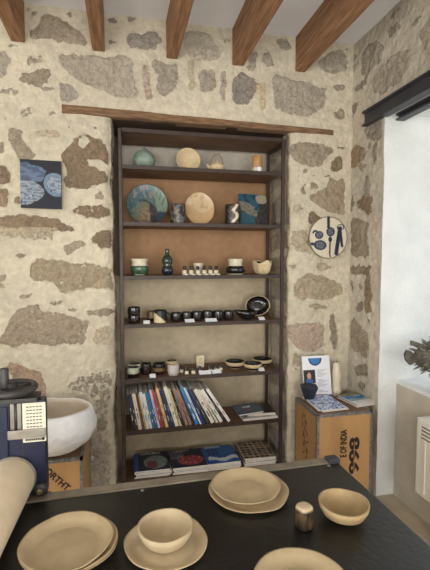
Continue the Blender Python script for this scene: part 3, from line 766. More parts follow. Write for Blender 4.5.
ry = wid(186, 215.5, 207, 2.53)/2
def sand(x, z_):
    if math.hypot(x, z_*.9) > 1.0: return (120, 96, 70)
    k = z_+.18*math.sin(x*3+1)
    if k < -.15+.25*abs(x-.2): return (196, 164, 118)
    return (204, 180, 144) if nz(x*3, z_*3, 8) > -.25 else (188, 160, 120)
b, pf = disc_paint('plate', ry, .010, sand, lobes=lambda a: 1+.13*math.sin(a)**2-.02*math.sin(a))
tag(b.build('oval_plate', M_paint, None, (at(200.8, 2.53), 2.57, z+ry*1.145), (R(-9), 0, 0), paint=pf), 'cream oval plate leaning on the second shelf between two dark cups', 'plate')
mottled('stoneware_cup', 'black cup with a white splash beside the teal square panel', 232.5, 225, 240.5, 20, sp2, None)
# square panel
pw, ph = wid(240, 268, 207, 2.52), .206
def panelc(v):
    x, q = v.x/pw+.5, v.z/ph
    if v.y > .001: return (60, 56, 54)
    if ell(x, q, .80, .86, .22, .15) < 1+.5*nz(x*9, q*9): return (150, 142, 122)
    if ell(x, q, .30, .52, .38, .16, -.5) < 1+.6*nz(x*8, q*8): return (128, 124, 112) if nz(x*14, q*14, 3) > -.1 else (92, 92, 88)
    if q < .72-.5*x+.08*nz(x*6, q*6) and x < .55 and q < .4: return (44, 84, 98)
    if q > .45 and x < .72: return (42, 84, 102) if nz(x*6, q*6, 5) > -.2 else (30, 58, 74)
    return (46, 44, 44) if nz(x*10, q*10, 9) > -.15 else (64, 60, 56)
b = MB(); n = 46
fr = [[b.bm.verts.new((-pw/2+pw*i/n, -.008, ph*j/n)) for i in range(n+1)] for j in range(n+1)]
for j in range(n):
    for i in range(n): b.bm.faces.new((fr[j][i], fr[j][i+1], fr[j+1][i+1], fr[j+1][i]))
bk = [b.bm.verts.new(p) for p in ((-pw/2, .008, 0), (pw/2, .008, 0), (pw/2, .008, ph), (-pw/2, .008, ph))]
b.bm.faces.new(bk[::-1])
b.bm.faces.new([fr[0][i] for i in range(n, -1, -1)]+[bk[0], bk[1]]); b.bm.faces.new([fr[n][i] for i in range(n+1)]+[bk[2], bk[3]])
b.bm.faces.new([fr[j][0] for j in range(n+1)]+[bk[3], bk[0]]); b.bm.faces.new([fr[j][n] for j in range(n, -1, -1)]+[bk[1], bk[2]])
tag(b.build('square_plaque', M_paint, None, (at(254, 2.52), 2.535, z+.007), (R(-14), R(2), 0), paint=panelc), 'square ceramic panel painted teal, black and cream at the right of the second shelf', 'plaque')

# ---- third compartment
z = SH[3]; Y = 2.49
r = wid(130.3, 148.7, 266, Y)/2; h = .098
vessel('planter_pot', 'round pot with a cream collar over a green glazed belly', 'pot', 139.5, Y, z,
       [(r*.6, 0, M_cream), (r*.62, h*.06, M_green), (r*.9, h*.16), (r*.99, h*.36), (r*.95, h*.58, M_cream), (r*.82, h*.68), (r*.86, h*.85), (r*1.0, h)], .005, M_green, M_cream, M_cream)
r = wid(161.5, 173.5, 268, Y)/2; h = .158
vessel('gourd_vase', 'dark green double-bulbed gourd vase with a slim neck', 'vase', 167.3, Y, z,
       [(r*.6, 0, M_navyg), (r*.95, h*.1, M_navyg), (r*1.0, h*.2, M_navyg), (r*.82, h*.31, M_dkgreen), (r*.62, h*.37), (r*.88, h*.48), (r*.9, h*.6), (r*.6, h*.72), (r*.36, h*.78), (r*.34, h*.92), (r*.40, h)], .003, M_dkgreen)
r = wid(193.5, 203.5, 266, 2.54)/2; h = .072
vessel('cream_beaker', 'cream beaker standing behind the row of tiny bottles', 'beaker', 198.4, 2.54, z, [(r*.7, 0), (r*.78, h*.3), (r*.95, h*.85), (r, h)], .003, M_cream)
# row of tiny bottles with dark stoppers, each on a pale foot
tb = thing('tiny_bottle', '', 'bottle', (at(184.5, 2.45), 2.45, z), 0, 'tiny bottles in a row on the third shelf')
q = wid(182.3, 186.9, 270, 2.45)/2
MB().lathe([(0, 0), (q, 0), (q*1.02, .022), (q*.9, .028), (q*.55, .032), (0, .032)], 20).build('body', M_cream, tb)
MB().lathe([(0, .031), (q*.6, .031), (q*.78, .042), (q*.66, .052), (0, .054)], 16).build('stopper', M_black, tb)
MB().box((-.002, -q-.010, 0), (q+.006, -q-.001, .008)).build('foot', M_cream, tb)
tlabs = ['tiny dark-stoppered cream bottle at the left end of the little row', 'tiny dark-stoppered cream bottle left of the one before the beaker', 'tiny dark-stoppered cream bottle standing in front of the cream beaker',
         'tiny dark-stoppered cream bottle just right of the cream beaker', 'tiny dark-stoppered cream bottle, second from the right end of the row', 'tiny dark-stoppered cream bottle at the right end of the little row']
tb['label'] = tlabs[0]
for x, l in zip((191.3, 197.8, 204.3, 210.4, 216.2), tlabs[1:]): copy_tree(tb, (at(x, 2.45), 2.45, z), None, l)
Y = 2.48; r = wid(226.3, 244.8, 268, Y)/2; h = .098
vessel('banded_vase', 'squat vase with a cream neck over a black belly and cream foot', 'vase', 235.5, Y, z,
       [(r*.78, 0, M_cream), (r*.82, h*.07, M_black), (r*1.0, h*.22), (r*.98, h*.42), (r*.8, h*.55, M_cream), (r*.66, h*.62), (r*.72, h*.8), (r*.78, h*.96), (r*.76, h)], .005, M_black, M_cream, M_cream)
r = wid(253, 272, 268, Y)/2; h = .080
vessel('crumpled_bowl', 'crumpled cream bowl with a wavy rim at the right of the third shelf', 'bowl', 262.5, Y, z,
       [(r*.5, 0), (r*.72, h*.2), (r*.86, h*.5), (r*.92, h*.8), (r, h)], .004, M_speck,
       fn=lambda v: (v.x*(1+.06*math.sin(5*math.atan2(v.y, v.x))), v.y*(1+.06*math.sin(5*math.atan2(v.y, v.x))), v.z*(1+.13*math.sin(4*math.atan2(v.y, v.x)+1))))
for k, (dx, dy, m, lab) in enumerate([(-.024, .0, M_tenm, 'dark brown lump inside the crumpled cream bowl, left'), (.012, .012, mat('red_clay', (132, 84, 60), .7), 'red clay lump inside the crumpled cream bowl, behind'), (.024, -.012, M_cream, 'pale glazed lump inside the crumpled cream bowl, right')]):
    rr = .017; sd = k*4
    tag(MB().lathe([(0, -rr)]+[(rr*math.sin(PI*j/10), -rr*math.cos(PI*j/10)) for j in range(1, 10)]+[(0, rr)], 18, fn=lambda v: tuple(v*(1+.2*nz(v.x*60+sd, v.y*60, v.z*60)))).build('clay_pebble', m, None, (at(262.5, Y)+dx, Y+dy, z+.066)), lab, 'pebble')

# ---- fourth compartment: dark mugs and bowls
z = SH[4]; Y = 2.46
r = wid(126.9, 139.8, 320, Y)/2
def dark_cup(name, lab, x, Y, z, r, h, mo=M_black, grp=None, mi=None, rim=None, band=None):
    prof = [(r*.84, 0, M_tenm), (r*.93, h*.06), (r*.98, h*.3, band or mo), (r, h*.62, mo), (r*.97, h*.9), (r*.95, h)]
    return vessel(name, lab, 'cup', x, Y, z, prof, .0035, mo, mi, rim, group=grp)
dark_cup('stacking_cup', 'black cup, lower one of the pair stacked at the left end', 133.3, Y, z, r*.96, .048, grp='dark cups')
dark_cup('stacking_cup', 'black cup, upper one of the pair stacked at the left end', 133.3, Y, z+.0486, r, .046, grp='dark cups')
dark_cup('brown_cup', 'light brown cup half hidden behind the black and cream mug', 152, 2.53, z, wid(146, 158, 318, 2.53)/2, .06, M_brownw)
mug_r = wid(153.3, 166.3, 318, 2.445)/2; h = .074
mug = thing('mug', 'black mug with a slanting cream lower half and a side handle', 'mug', (at(159.8, 2.445), 2.445, z))
def half(v): return (206, 188, 152) if (v.z < .032-.85*v.x and math.hypot(v.x, v.y) > mug_r*.95) else (28, 27, 28)
b = MB(); b.lathe([(0, 0), (mug_r*.9, 0)]+[(mug_r, h*(k+.3)/24.3) for k in range(25)]+[(mug_r*.9, h), (mug_r*.88, .006), (0, .006)], 72)
b.build('body', M_paint, mug, paint=half)
MB().tube(handle_pts(mug_r, h*.22, h*.85, .026), .0045).build('handle', M_black, mug)
xs = [(170.2, 181.2, 175.7), (181.4, 191.6, 186.4), (191.4, 202.2, 196.8), (202, 212.8, 207.4), (212.8, 223.3, 218.1), (223.4, 233.6, 228.6)]
wd = ['first black cup to the right of the mug, at the row\'s left end', 'second black cup right of the mug', 'third black cup right of the mug, just left of the brown-banded one', 'black cup with a brown band, fourth right of the mug', 'fifth black cup right of the mug, after the brown-banded one', 'sixth black cup right of the mug, next to the dark bowls']
for i, ((a, c, x), l) in enumerate(zip(xs, wd)):
    r = wid(a, c, 318, 2.47)/2; h = [.054, .056, .058, .060, .058, .056][i]
    dark_cup('dark_cup', l, x, 2.47, z, r, h, [M_black, M_tenm, M_black, M_black, M_black, M_black][i], 'row of dark cups on the fourth shelf', rim=M_tenm, band=M_tenm if i == 3 else None)
Y = 2.46; r = wid(237.6, 257.6, 316, Y)/2; h = .052
vessel('pouring_bowl', 'dark bowl with a pinched pouring lip before the tilted oval dish', 'bowl', 247.5, Y, z, [(r*.42, 0), (r*.5, h*.1), (r*.86, h*.6), (r, h)], .004, M_black, M_tenm,
       fn=lambda v: (v.x*(1.06 if v.x < 0 else 1)-(.010*max(0, -v.x/.05)**3 if v.x < -.03 else 0), v.y*.86, v.z*(1+.12*max(0, -v.x/.05)**2)))
r = wid(248.5, 271.8, 310, 2.54)/2
b, _ = pot('d', [(r*.45, 0, M_speck), (r*.55, r*.05, M_speck), (r*.92, r*.3, M_speck), (r, r*.42, M_speck)], .006, M_speck, M_black, rim=M_speck)
tag(b.build('oval_dish', None, None, (at(260, 2.54), 2.595, z+r*.80), (R(74), R(-10), R(-8))), 'black-glazed dish with a cream rim tipped up against the back of the fourth shelf', 'dish')
bpy.data.objects[COL.objects[-1].name].scale = (1.04, .84, 1)
# price cards
def card(x, Y, zz, wpx, dpx, lab, rz=0.0):
    w = wid(x-wpx/2, x+wpx/2, 330, Y)
    b = MB(); b.box((-w/2, -.015, 0), (w/2, .015, .0012))
    return tag(b.build('price_card', M_white_p, None, (at(x, Y), Y, zz+.0078), (R(32), 0, rz)), lab, 'price card', 'price cards on the shelves')
card(146, 2.417, z, 6.5, 2, 'small price card in front of the gap left of the mug')
card(189.5, 2.42, z, 9.5, 2, 'white price card before the second black cup', .1)
card(211, 2.42, z, 11.5, 2, 'wide white price card before the fourth and fifth black cups')
card(262, 2.417, z, 6, 2, 'small price card below the tilted black dish')

M_celadon = mat('celadon_glaze', (172, 176, 156), .4, .1, 40)
# ---- fifth compartment
z = SH[5]
r = wid(125.6, 138.2, 372, 2.446)/2
vessel('two_tone_cup', 'pale green cup with a black lower half at the shelf front', 'cup', 131.9, 2.446, z, [(r*.85, 0, M_black), (r*.98, .026, M_celadon), (r, .048), (r*.96, .060)], .004, M_black, M_black, M_celadon)
r = wid(127, 140, 366, 2.52)/2
vessel('two_tone_cup', 'pale rimmed dark cup standing behind the green and black cup', 'cup', 133.4, 2.52, z, [(r*.85, 0, M_black), (r*.98, .036, M_cream), (r, .05), (r*.96, .062)], .004, M_black, M_black, M_cream)
dark_cup('tenmoku_cup', 'dark brown straight cup behind the two-tone cups', 145, 2.50, z, wid(139.5, 150.3, 366, 2.50)/2, .066, M_tenm)
dark_cup('tenmoku_cup', 'wide black cup with a bronze middle, left of the pale cups', 158.4, 2.49, z, wid(152, 165, 366, 2.49)/2, .064, M_black, band=M_brownw)
r = wid(166.8, 178.6, 368, 2.44)/2
vessel('pale_cup', 'pale lilac speckled cup at the front of the fifth shelf', 'cup', 172.7, 2.44, z, [(r*.85, 0), (r*.96, .02), (r, .048), (r*.98, .066)], .004, mat('lilac_speckle', (190, 180, 176), .4, .15, 120), M_speck, mat('ochre_rim', (186, 158, 108), .5))
r = wid(165, 176, 364, 2.53)/2
vessel('pale_cup', 'cream and ochre cup behind the lilac speckled cup', 'cup', 171, 2.53, z, [(r*.85, 0), (r*.96, .02), (r, .05), (r*.98, .066)], .004, M_speck, M_black, mat('ochre_rim', (186, 158, 108)))
mn = thing('miniature_pot', '', 'miniature pot', (at(180.3, 2.50), 2.50, z), 0, 'miniature pots with cards on the fifth shelf')
q = .013
MB().lathe([(0, 0), (q*.8, 0), (q, .012), (q*.9, .024), (q*.6, .03), (q*.65, .038), (0, .038)], 20).build('body', M_tenm, mn)
MB().box((-.011, -.026, 0), (.011, -.018, .018)).build('card', M_cream, mn)
ml = ['tiny dark pot with a card, nearest the lilac cup', 'tiny dark pot with a card, second from the lilac cup', 'tiny dark pot with a card in the middle, left of the white tile', 'tiny dark pot with a card right before the white tile',
      'tiny dark pot with a card, first to the right of the white tile', 'tiny dark pot with a card, second right of the white tile', 'tiny dark pot with a card, next to the black bowls']
mn['label'] = ml[0]
for x, l, Yq in zip((185.6, 192.3, 199.5, 209.4, 215, 219.8), ml[1:], (2.46, 2.46, 2.46, 2.47, 2.48, 2.49)): copy_tree(mn, (at(x, Yq), Yq, z), None, l)
tw = wid(196.3, 204, 362, 2.57)
fr_ = thing('framed_tile', 'small cream framed tile standing behind the tiny pots', 'tile', (at(200.2, 2.57), 2.57, z))
MB().box((-tw/2, 0, 0), (tw/2, .012, .076), bev=.002).build('frame', M_cream, fr_)
MB().box((-tw*.3, -.002, .022), (tw*.3, .001, .064)).build('tile_face', M_speck, fr_)
def black_bowl(x0, x1, Y, lab):
    r = wid(x0, x1, 362, Y)/2; h = .046
    return vessel('black_bowl', lab, 'bowl', (x0+x1)/2, Y, z, [(r*.45, 0, M_speck), (r*.5, h*.12, M_black), (r*.82, h*.5, M_speck), (r*.97, h*.82, M_speck), (r, h, M_speck)], .005, M_black, M_black, M_speck, group='black bowls with cream rims')
black_bowl(225.5, 245.3, 2.51, 'black bowl with a cream rim, left of the three on the fifth shelf')
black_bowl(244.0, 262.6, 2.435, 'black bowl with a cream rim, foremost of the three on the fifth shelf')
black_bowl(253.5, 273.0, 2.535, 'black bowl with a cream rim, rear right of the three on the fifth shelf')
card(151.5, 2.415, z, 6, 2, 'cream price card in front of the bronze-banded cup')
card(205, 2.42, z, 12, 2, 'white price card, left of the two lying before the tiny pots', .05)
card(216.5, 2.425, z, 9.5, 2, 'white price card, right of the two lying before the tiny pots', .12)
card(262, 2.415, z, 6, 2, 'small price card before the foremost black bowl')

# ---- sixth compartment: leaning books
z = SH[6]
BOOKS = [  # colour, stripe colour, thickness, height, words
 ((34,36,56),(190,190,190),.013,.235,'black'), ((52,48,64),(200,196,190),.010,.238,'charcoal grey'), ((216,206,186),(120,110,150),.016,.238,'cream with a violet foot'),
 ((72,62,48),(150,120,80),.011,.243,'olive brown'), ((206,160,96),(120,80,40),.006,.232,'slim tan'), ((206,214,218),(90,130,170),.014,.246,'pale blue speckled'),
 ((228,224,216),(120,120,120),.010,.236,'white'), ((52,112,142),(200,210,214),.013,.243,'teal blue'), ((54,92,160),(220,220,220),.009,.235,'bright blue'),
 ((206,198,216),(120,100,140),.010,.258,'lilac white'), ((176,66,66),(230,200,190),.011,.255,'red'), ((104,78,78),(180,160,150),.009,.24,'dull maroon'),
 ((226,182,130),(150,90,50),.012,.268,'pale orange'), ((38,52,82),(190,196,206),.013,.255,'navy'), ((46,64,88),(150,160,170),.010,.250,'slate navy'),
 ((222,216,198),(80,110,90),.017,.274,'broad cream and green'), ((204,190,150),(40,36,34),.010,.262,'buff'), ((34,32,32),(160,150,140),.010,.255,'jet black'),
 ((142,116,108),(110,84,78),.015,.262,'mauve brown'), ((150,120,110),(90,70,64),.013,.256,'second mauve brown'), ((42,40,44),(130,130,130),.007,.25,'thin black'),
 ((58,128,182),(230,232,236),.015,.278,'sky blue'), ((206,218,228),(60,110,170),.009,.286,'blue-white'), ((44,52,100),(150,160,200),.013,.26,'indigo'),
 ((58,58,66),(120,120,124),.015,.265,'dark grey'), ((226,220,204),(60,56,54),.018,.262,'thick white lettered'), ((222,214,196),(150,120,90),.010,.262,'ivory'),
 ((232,228,222),(130,124,120),.016,.262,'plain white'), ((46,42,42),(170,170,170),.007,.30,'thin dark tall'), ((232,230,228),(170,80,80),.014,.285,'tall white'),
]
xcur = .040; prev = None
nb = len(BOOKS); sofar = 0
for i, (c, sc_, t, hgt, wds) in enumerate(BOOKS):
    t *= 1.25
    hgt = min(hgt, .274)*.93
    k = i/(nb-1)
    th = R(9.5+7*k+17*k**2.5)
    if prev:
        pxr, pzr, pth, pright = prev
        xa = pxr+pzr*math.tan(th)                      # own left face touches the neighbour's top right edge
        xcur = max(pright+.0006, xa+.0006) if pzr < hgt*math.cos(th) else max(pright+.0006, pright+hgt*math.cos(th)*(math.tan(th)-math.tan(pth))*1.0+.0006)
    cover = mat('book_cover_%02d' % i, c, .5, .08, 80); stripe = mat('book_title_%02d' % i, sc_, .5, .1, 300)
    bk_ = thing('book', wds+' book leaning on the sixth shelf, ', 'book', (xcur, 2.412, z+.0005), 0, 'books leaning on the sixth shelf')
    bk_.rotation_euler = (0, -th, 0)
    dep = .165; cv = .0016
    b = MB(); b.box((0, 0, 0), (t, cv, hgt), cover); b.box((0, cv, 0), (cv, dep, hgt), cover); b.box((t-cv, cv, 0), (t, dep, hgt), cover)
    rn = random.Random(i)
    z0 = hgt*rn.uniform(.12, .3)
    while z0 < hgt*.6:
        L_ = hgt*rn.uniform(.06, .18)
        b.box((t*.36, -.0004, z0), (t*.64, .0003, min(z0+L_, hgt*.93)), stripe); z0 += L_+hgt*rn.uniform(.05, .2)
    b.build('cover', None, bk_)
    MB().box((cv, cv, .002), (t-cv, dep-.003, hgt-.002)).build('page_block', M_paper, bk_)
    right = xcur+t/math.cos(th)
    # top right corner of the tilted block
    prev = (xcur+t*math.cos(th)-hgt*math.sin(th), t*math.sin(th)+hgt*math.cos(th), th, right)
    # the tilted block stands on its right bottom corner's level: lift so that nothing sinks
    bk_.location.z = z+.0005
ORD = ['first','second','third','fourth','fifth','sixth','seventh','eighth','ninth','tenth','eleventh','twelfth','thirteenth','fourteenth','fifteenth']
bl = [o for o in COL.objects if o.get('category') == 'book']
for i, o in enumerate(bl):
    pos = ORD[i]+' from the left' if i < 15 else ORD[nb-1-i]+' from the right'
    o['label'] = o['label']+pos
BOOK_END = right
# books lying flat at the right end
def flat_book(name, lab, cx, cy, zz, w, d, t, rz, cover, pages=M_paper, cat='book', tilt=(0, 0), grp=None):
    o = thing(name, lab, cat, (cx, cy, zz), rz, grp); o.rotation_euler = (tilt[0], tilt[1], rz)
    b = MB(); cv = min(.0012, t*.2); b.box((-w/2, -d/2, 0), (w/2, d/2, cv)); b.box((-w/2, -d/2, t-cv), (w/2, d/2, t)); b.box((-w/2, -d/2, cv), (-w/2+cv, d/2, t-cv))
    b.build('cover', cover, o)
    MB().box((-w/2+cv, -d/2+.001, cv), (w/2-.001, d/2-.001, t-cv)).build('page_block', pages, o)
    return o
C_blk = mat('cover_black', (44, 40, 44), .35, .1, 40); C_slate = mat('cover_slate', (76, 92, 108), .45, .2, 40); C_wht = mat('cover_white', (214, 206, 200), .5, .08, 50)
xr = SX1-.022
yb = 2.508
flat_book('book', 'white-edged book at the bottom of the flat pile beside the leaning books', xr-.120, yb, z, .23, .20, .014, R(1), C_wht, grp='flat pile on the sixth shelf')
flat_book('book', 'black-covered book on top right of the flat pile', xr-.100, yb+.012, z+.0148, .185, .18, .018, R(-4), C_blk, grp='flat pile on the sixth shelf')
fb = flat_book('book', 'slate grey book with red title, sloping off the flat pile', xr-.185, 2.478, z+.032, .165, .14, .010, R(3), C_slate, tilt=(R(4), R(-3)), grp='flat pile on the sixth shelf')
fb.location.z = z+.0430
writing('VNE', .028, M_white_p, fb, (-.028, .012, .0103), (0, 0, 0), .0006)
writing('_ _ _', .02, mat('red_print', (172, 66, 58), .6), fb, (-.028, -.022, .0103), (0, 0, 0), .003)

# ---- seventh: piles of magazines
z = SH[7]
def art(kind):
    def f(x, y):     # x, y in 0..1, y towards the back
        n = nz(x*5, y*5, kind*3.1); n2 = nz(x*16, y*16, kind)
        if kind == 0:
            if y > .87 and .15 < x < .75 and n2 > -.1: return (190, 184, 176)
            if ell(x, y, .60, .42, .34, .36) < 1:
                if ell(x, y, .5, .3, .16, .2) < 1: return (120, 70, 72)
                return (140, 150, 146) if n2 > 0 else (112, 124, 122)
            if x < .1: return (60, 96, 150)
            return (30, 38, 62) if n2 < .25 else (54, 60, 84)
        if kind == 1:
            if y > .88 and .2 < x < .6 and n2 > -.1: return (176, 170, 164)
            if ell(x, y, .56, .36, .38, .26) < 1: return (150, 52, 60) if n2 < .25 else (190, 130, 130)
            if y > .5 and x < .4: return (120, 118, 124) if n > 0 else (88, 88, 96)
            return (40, 46, 66) if n2 < .15 else (30, 32, 40)
        if kind == 2:
            if .10 < x < .50 and .48 < y < .84 and (x*8 % 1) < .62 and (y*8.3 % 1) < .6: return (26, 34, 60)
            if y > .88 and .1 < x < .6: return (160, 180, 200)
            if abs(y-.24-.06*math.sin(x*9)) < .09+.04*n2 and x > .08: return (204, 214, 222)
            return (46, 98, 160) if y > .45 else (40, 84, 150)
        gx, gy = x*6 % 1, y*7 % 1
        if gx < .16 or gy < .2: return (186, 172, 152)
        return (60, 44, 40) if nz(int(x*6)*3.3, int(y*7)*2.7, 1) < .1 else (116, 92, 70)
    return f
def magazine(lab, cx, cy, zz, w, d, t, rz, cover=None, artf=None, edge=M_paper, grp='piles of magazines on the lowest shelf', cat='magazine'):
    o = thing('magazine', lab, cat, (cx, cy, zz), rz, grp)
    MB().box((-w/2, -d/2, 0), (w/2, d/2, t-.0006)).build('page_block', edge, o)
    n = 56; b = MB(); bow = .0015
    g = [[b.bm.verts.new((-w/2+w*i/n, -d/2+d*j/n, t)) for i in range(n+1)] for j in range(n+1)]
    if not artf: 
        for row in g:
            for v in row: v.co.z = t
    for j in range(n):
        for i in range(n): b.bm.faces.new((g[j][i], g[j][i+1], g[j+1][i+1], g[j+1][i]))
    r = bmesh.ops.extrude_face_region(b.bm, geom=b.bm.faces[:])
    for v in [q for q in r['geom'] if isinstance(q, bmesh.types.BMVert)]: v.co.z += .0008
    b.build('cover', M_print if artf else (cover or C_wht), o, paint=(lambda v: artf(v.x/w+.5, v.y/d+.5)) if artf else None)
    return o
def plain_mag(lab, cx, cy, zz, w, d, t, rz, cover, grp):
    o = thing('magazine', lab, 'magazine', (cx, cy, zz), rz, grp)
    MB().box((-w/2, -d/2, .0004), (w/2, d/2, t-.0008)).build('page_block', M_paper, o)
    MB().box((-w/2-.0006, -d/2, 0), (w/2, d/2, .0004)).box((-w/2-.0006, -d/2, t-.0008), (w/2, d/2, t)).box((-w/2-.0006, -d/2, .0004), (-w/2, d/2, t-.0008)).build('cover', cover, o)
    return o
piles = [(132.5, 171.5, 5, .046, 0, 'navy cover with a round grey dish'), (170.5, 208.5, 5, .042, 1, 'dark cover with a red oval'), (205.5, 241, 5, .044, 2, 'blue cover with a grid and white splash'), (243, 276.5, 6, .050, 3, 'brown checkered cover')]
cvs = [C_blk, C_slate, C_wht, mat('cover_blue', (62, 92, 150), .45), mat('cover_tan', (150, 120, 90), .45)]
for k, (a, c, n, hh, kd, wds) in enumerate(piles):
    Yf = 2.412; Xa, Xb = atY(a, 470, Yf).x, atY(c, 470, Yf).x
    w = (Xb-Xa)*.92; d = .235; cx = (Xa+Xb)/2+.006; cy = Yf+d/2; t = hh/n; zz = z
    pn = ['first', 'second', 'third', 'fourth'][k]
    for q in range(n-1):
        dx, dy = random.uniform(-.006, .006), random.uniform(0, .004)
        lv = ['bottom one', 'second from the bottom', 'third from the bottom', 'fourth from the bottom', 'fifth from the bottom'][q]
        plain_mag('magazine in the %s pile from the left, lowest shelf, %s' % (pn, lv), cx+dx, cy+dy, zz, w, d, t-.0006, R(random.uniform(-1.5, 1.5)), cvs[(k*2+q) % 5], 'magazines lying in piles on the lowest shelf')
        zz += t
    magazine('magazine with a %s, topping the %s pile' % (wds, pn), cx, cy, zz, w, d, t-.001, R([-1, 0, 1, -2][k]), artf=art(kd), grp='magazines lying in piles on the lowest shelf')

# ------------------------------------------------------------------ wall pieces
p0, p1 = atY(20, 159.5, 2.35), atY(62, 209, 2.35); pw, ph = p1.x-p0.x, p0.z-p1.z
def shellart(v):
    x, q = v.x/pw+.5, v.z/ph+.5
    if v.y > -.008: return (34, 36, 44)
    n = nz(x*4, q*14, 2); n2 = nz(x*22, q*26, 5)
    edge = .60+.05*math.sin(q*9) if q > .55 else .70-.9*(q-.30)**2*6
    up = .93-.30*x*x-.05*n
    lo = .06+.10*(x-.2)**2*3
    A = x < edge-.1*max(0, abs(q-.74)-.12)*4 and lo < q < up and ell(x, q, .1, .52, .66, .56) < 1.15
    B = ell(x, q, .86, .50, .30, .24, -.35) < 1
    if A or B:
        if n2 > .38 and q < .5: return (58, 66, 80)
        if A and q > .55: return (96, 112, 136) if n > -.1 else (74, 88, 110)
        if B and ell(x, q, .86, .5, .22, .16, -.35) > 1: return (108, 128, 146)
        return (146, 156, 164) if nz(x*7, q*30, 3) > -.05 else (104, 119, 135)
    return (34, 36, 44)
b = MB(); n = 84
g = [[b.bm.verts.new((-pw/2+pw*i/n, -.011, -ph/2+ph*j/n)) for i in range(n+1)] for j in range(n+1)]
for j in range(n):
    for i in range(n): b.bm.faces.new((g[j][i], g[j][i+1], g[j+1][i+1], g[j+1][i]))
b.box((-pw/2, -.0105, -ph/2), (pw/2, .008, ph/2))
tag(b.build('canvas_picture', M_canvas_art, None, ((p0.x+p1.x)/2, 2.352, (p0.z+p1.z)/2), (0, R(.6), 0), paint=shellart), 'black canvas picture with blue-white shell shapes hanging on the left of the stone wall', 'picture')

pc = atY(328.2, 237.6, 2.345); pr = (atY(347.4, 237, 2.345).x-atY(309, 237, 2.345).x)/2
def cutlery(x, z_):
    INK, FILL, CL = (34, 38, 62), (104, 106, 118), (212, 202, 180)
    for cx, cz, rx, rz, a in ((-.46, .12, .22, .19, 0), (-.40, -.36, .33, .24, -.05), (.13, .28, .22, .22, .3)):
        e = ell(x, z_, cx, cz, rx, rz, a)
        if e < .5: return FILL if nz(x*14, z_*14, 2) > -.1 else (64, 66, 84)
        if e < 1: return INK
    if seg(x, z_, -.72, -.32, -.86, -.30) < .07: return INK
    if seg(x, z_, .02, .50, .0, .95) < .075: return INK
    if seg(x, z_, .12, .02, .10, -.9) < .04 or abs(math.hypot(x-.12, (z_+.08)*.8)-.07) < .03: return INK
    if seg(x, z_, -.72, .30, -.60, .30) < .05 or seg(x, z_, -.78, .22, -.72, .30) < .05: return INK
    if seg(x, z_, .62, .45, .44, -.75) < .10 or seg(x, z_, .62, .45, .74, -.40) < .07 or abs(ell(x, z_, .64, .50, .16, .13)-1) < .35: return INK
    if seg(x, z_, .58, .2, .46, -.6) < .10: return (90, 94, 110)
    if math.hypot(x, z_) > .965: return (120, 104, 84)
    return CL
b, pf = disc_paint('plate', pr, .006, cutlery, nr=64, na=150, thick=.007)
wp = tag(b.build('wall_plate', M_paint, None, (pc.x, 2.348, pc.z), paint=pf), 'round cream wall plate with dark blue spoons and fruit, hung right of the shelving', 'plate')

# ------------------------------------------------------------------ chests and what stands on them
def tea_chest(name, label, w, d, h, loc, rz):
    o = thing(name, label, 'wooden chest', loc, rz)
    pn = [('front_panel', (-w/2+.004, -d/2, 0), (w/2-.004, -d/2+.006, h-.006)), ('back_panel', (-w/2+.004, d/2-.006, 0), (w/2-.004, d/2, h-.006)),
          ('side_panel', (-w/2, -d/2+.006, 0), (-w/2+.006, d/2-.006, h-.006)), ('side_panel', (w/2-.006, -d/2+.006, 0), (w/2, d/2-.006, h-.006)), ('lid', (-w/2, -d/2, h-.006), (w/2, d/2, h))]
    for nm, a, c in pn:
        MB().box(a, c).build(nm, M_ply if nm != 'lid' else mat('chest_lid', (128, 96, 70), .8, .15, 12, .1, 40), o)
    e, t = .014, .0016
    def strip(lo, hi): MB().box(lo, hi).build('metal_edging', M_tin, o)
    for sx in (-1, 1):
        for sy in (-1, 1):
            x0, y0 = sx*w/2, sy*d/2
            pts = [(x0+sx*t, y0+sy*t), (x0-sx*e, y0+sy*t), (x0-sx*e, y0), (x0, y0), (x0, y0-sy*e), (x0+sx*t, y0-sy*e)]
            MB().prism(pts, 0, h+t, axis='z').build('metal_edging', M_tin, o)
    for sy in (-1, 1):
        y0 = sy*d/2
        pts = [(y0+sy*t, h+t), (y0-sy*e, h+t), (y0-sy*e, h), (y0, h), (y0, h-e), (y0+sy*t, h-e)]
        MB().prism(pts, -w/2, w/2, axis='x').build('metal_edging', M_tin, o)
    for sx in (-1, 1):
        x0 = sx*w/2
        pts = [(x0+sx*t, h+t), (x0-sx*e, h+t), (x0-sx*e, h), (x0, h), (x0, h-e), (x0+sx*t, h-e)]
        MB().prism(pts, -d/2, d/2, axis='y').build('metal_edging', M_tin, o)
    return o
CH = .53
ca_, cb_, cc_ = atZ(316.6, 415, CH), atZ(294, 397.5, CH), atZ(373.5, 411.5, CH)
cw = (cc_-ca_).length; cd = .292; cr_ = R(-.6)
mid = Vector(((ca_.x+cc_.x)/2, (ca_.y+cc_.y)/2, 0)); ctr = mid+Vector((-math.sin(cr_), math.cos(cr_), 0))*cd/2
tc = tea_chest('tea_chest', 'stencilled plywood tea chest with metal edges to the right of the shelving', cw, cd, CH, (ctr.x, ctr.y, 0), cr_)
def on_front(px, py):   # a point of the front face of the right chest in its own axes
    p = atY(px, py, mid.y); return (p.x-ctr.x, -cd/2-.0006, p.z)
q = on_front(346.3, 457)
writing('E OF INDIA', .051, M_ink, tc, (q[0], q[1], q[2]), (PI/2, R(-90), 0), .0022, .60, 'stencil_lettering')
q = on_front(358.3, 473)
writing('998', .080, M_ink, tc, (q[0], q[1], q[2]), (PI/2, R(-90), 0), .0034, 1.72, 'stencil_number')
MB().box((q[0]-.0295, q[1]-.0007, q[2]), (q[0]-.0262, q[1]-.0002, q[2]+.185)).build('stencil_gap', M_ply, tc)
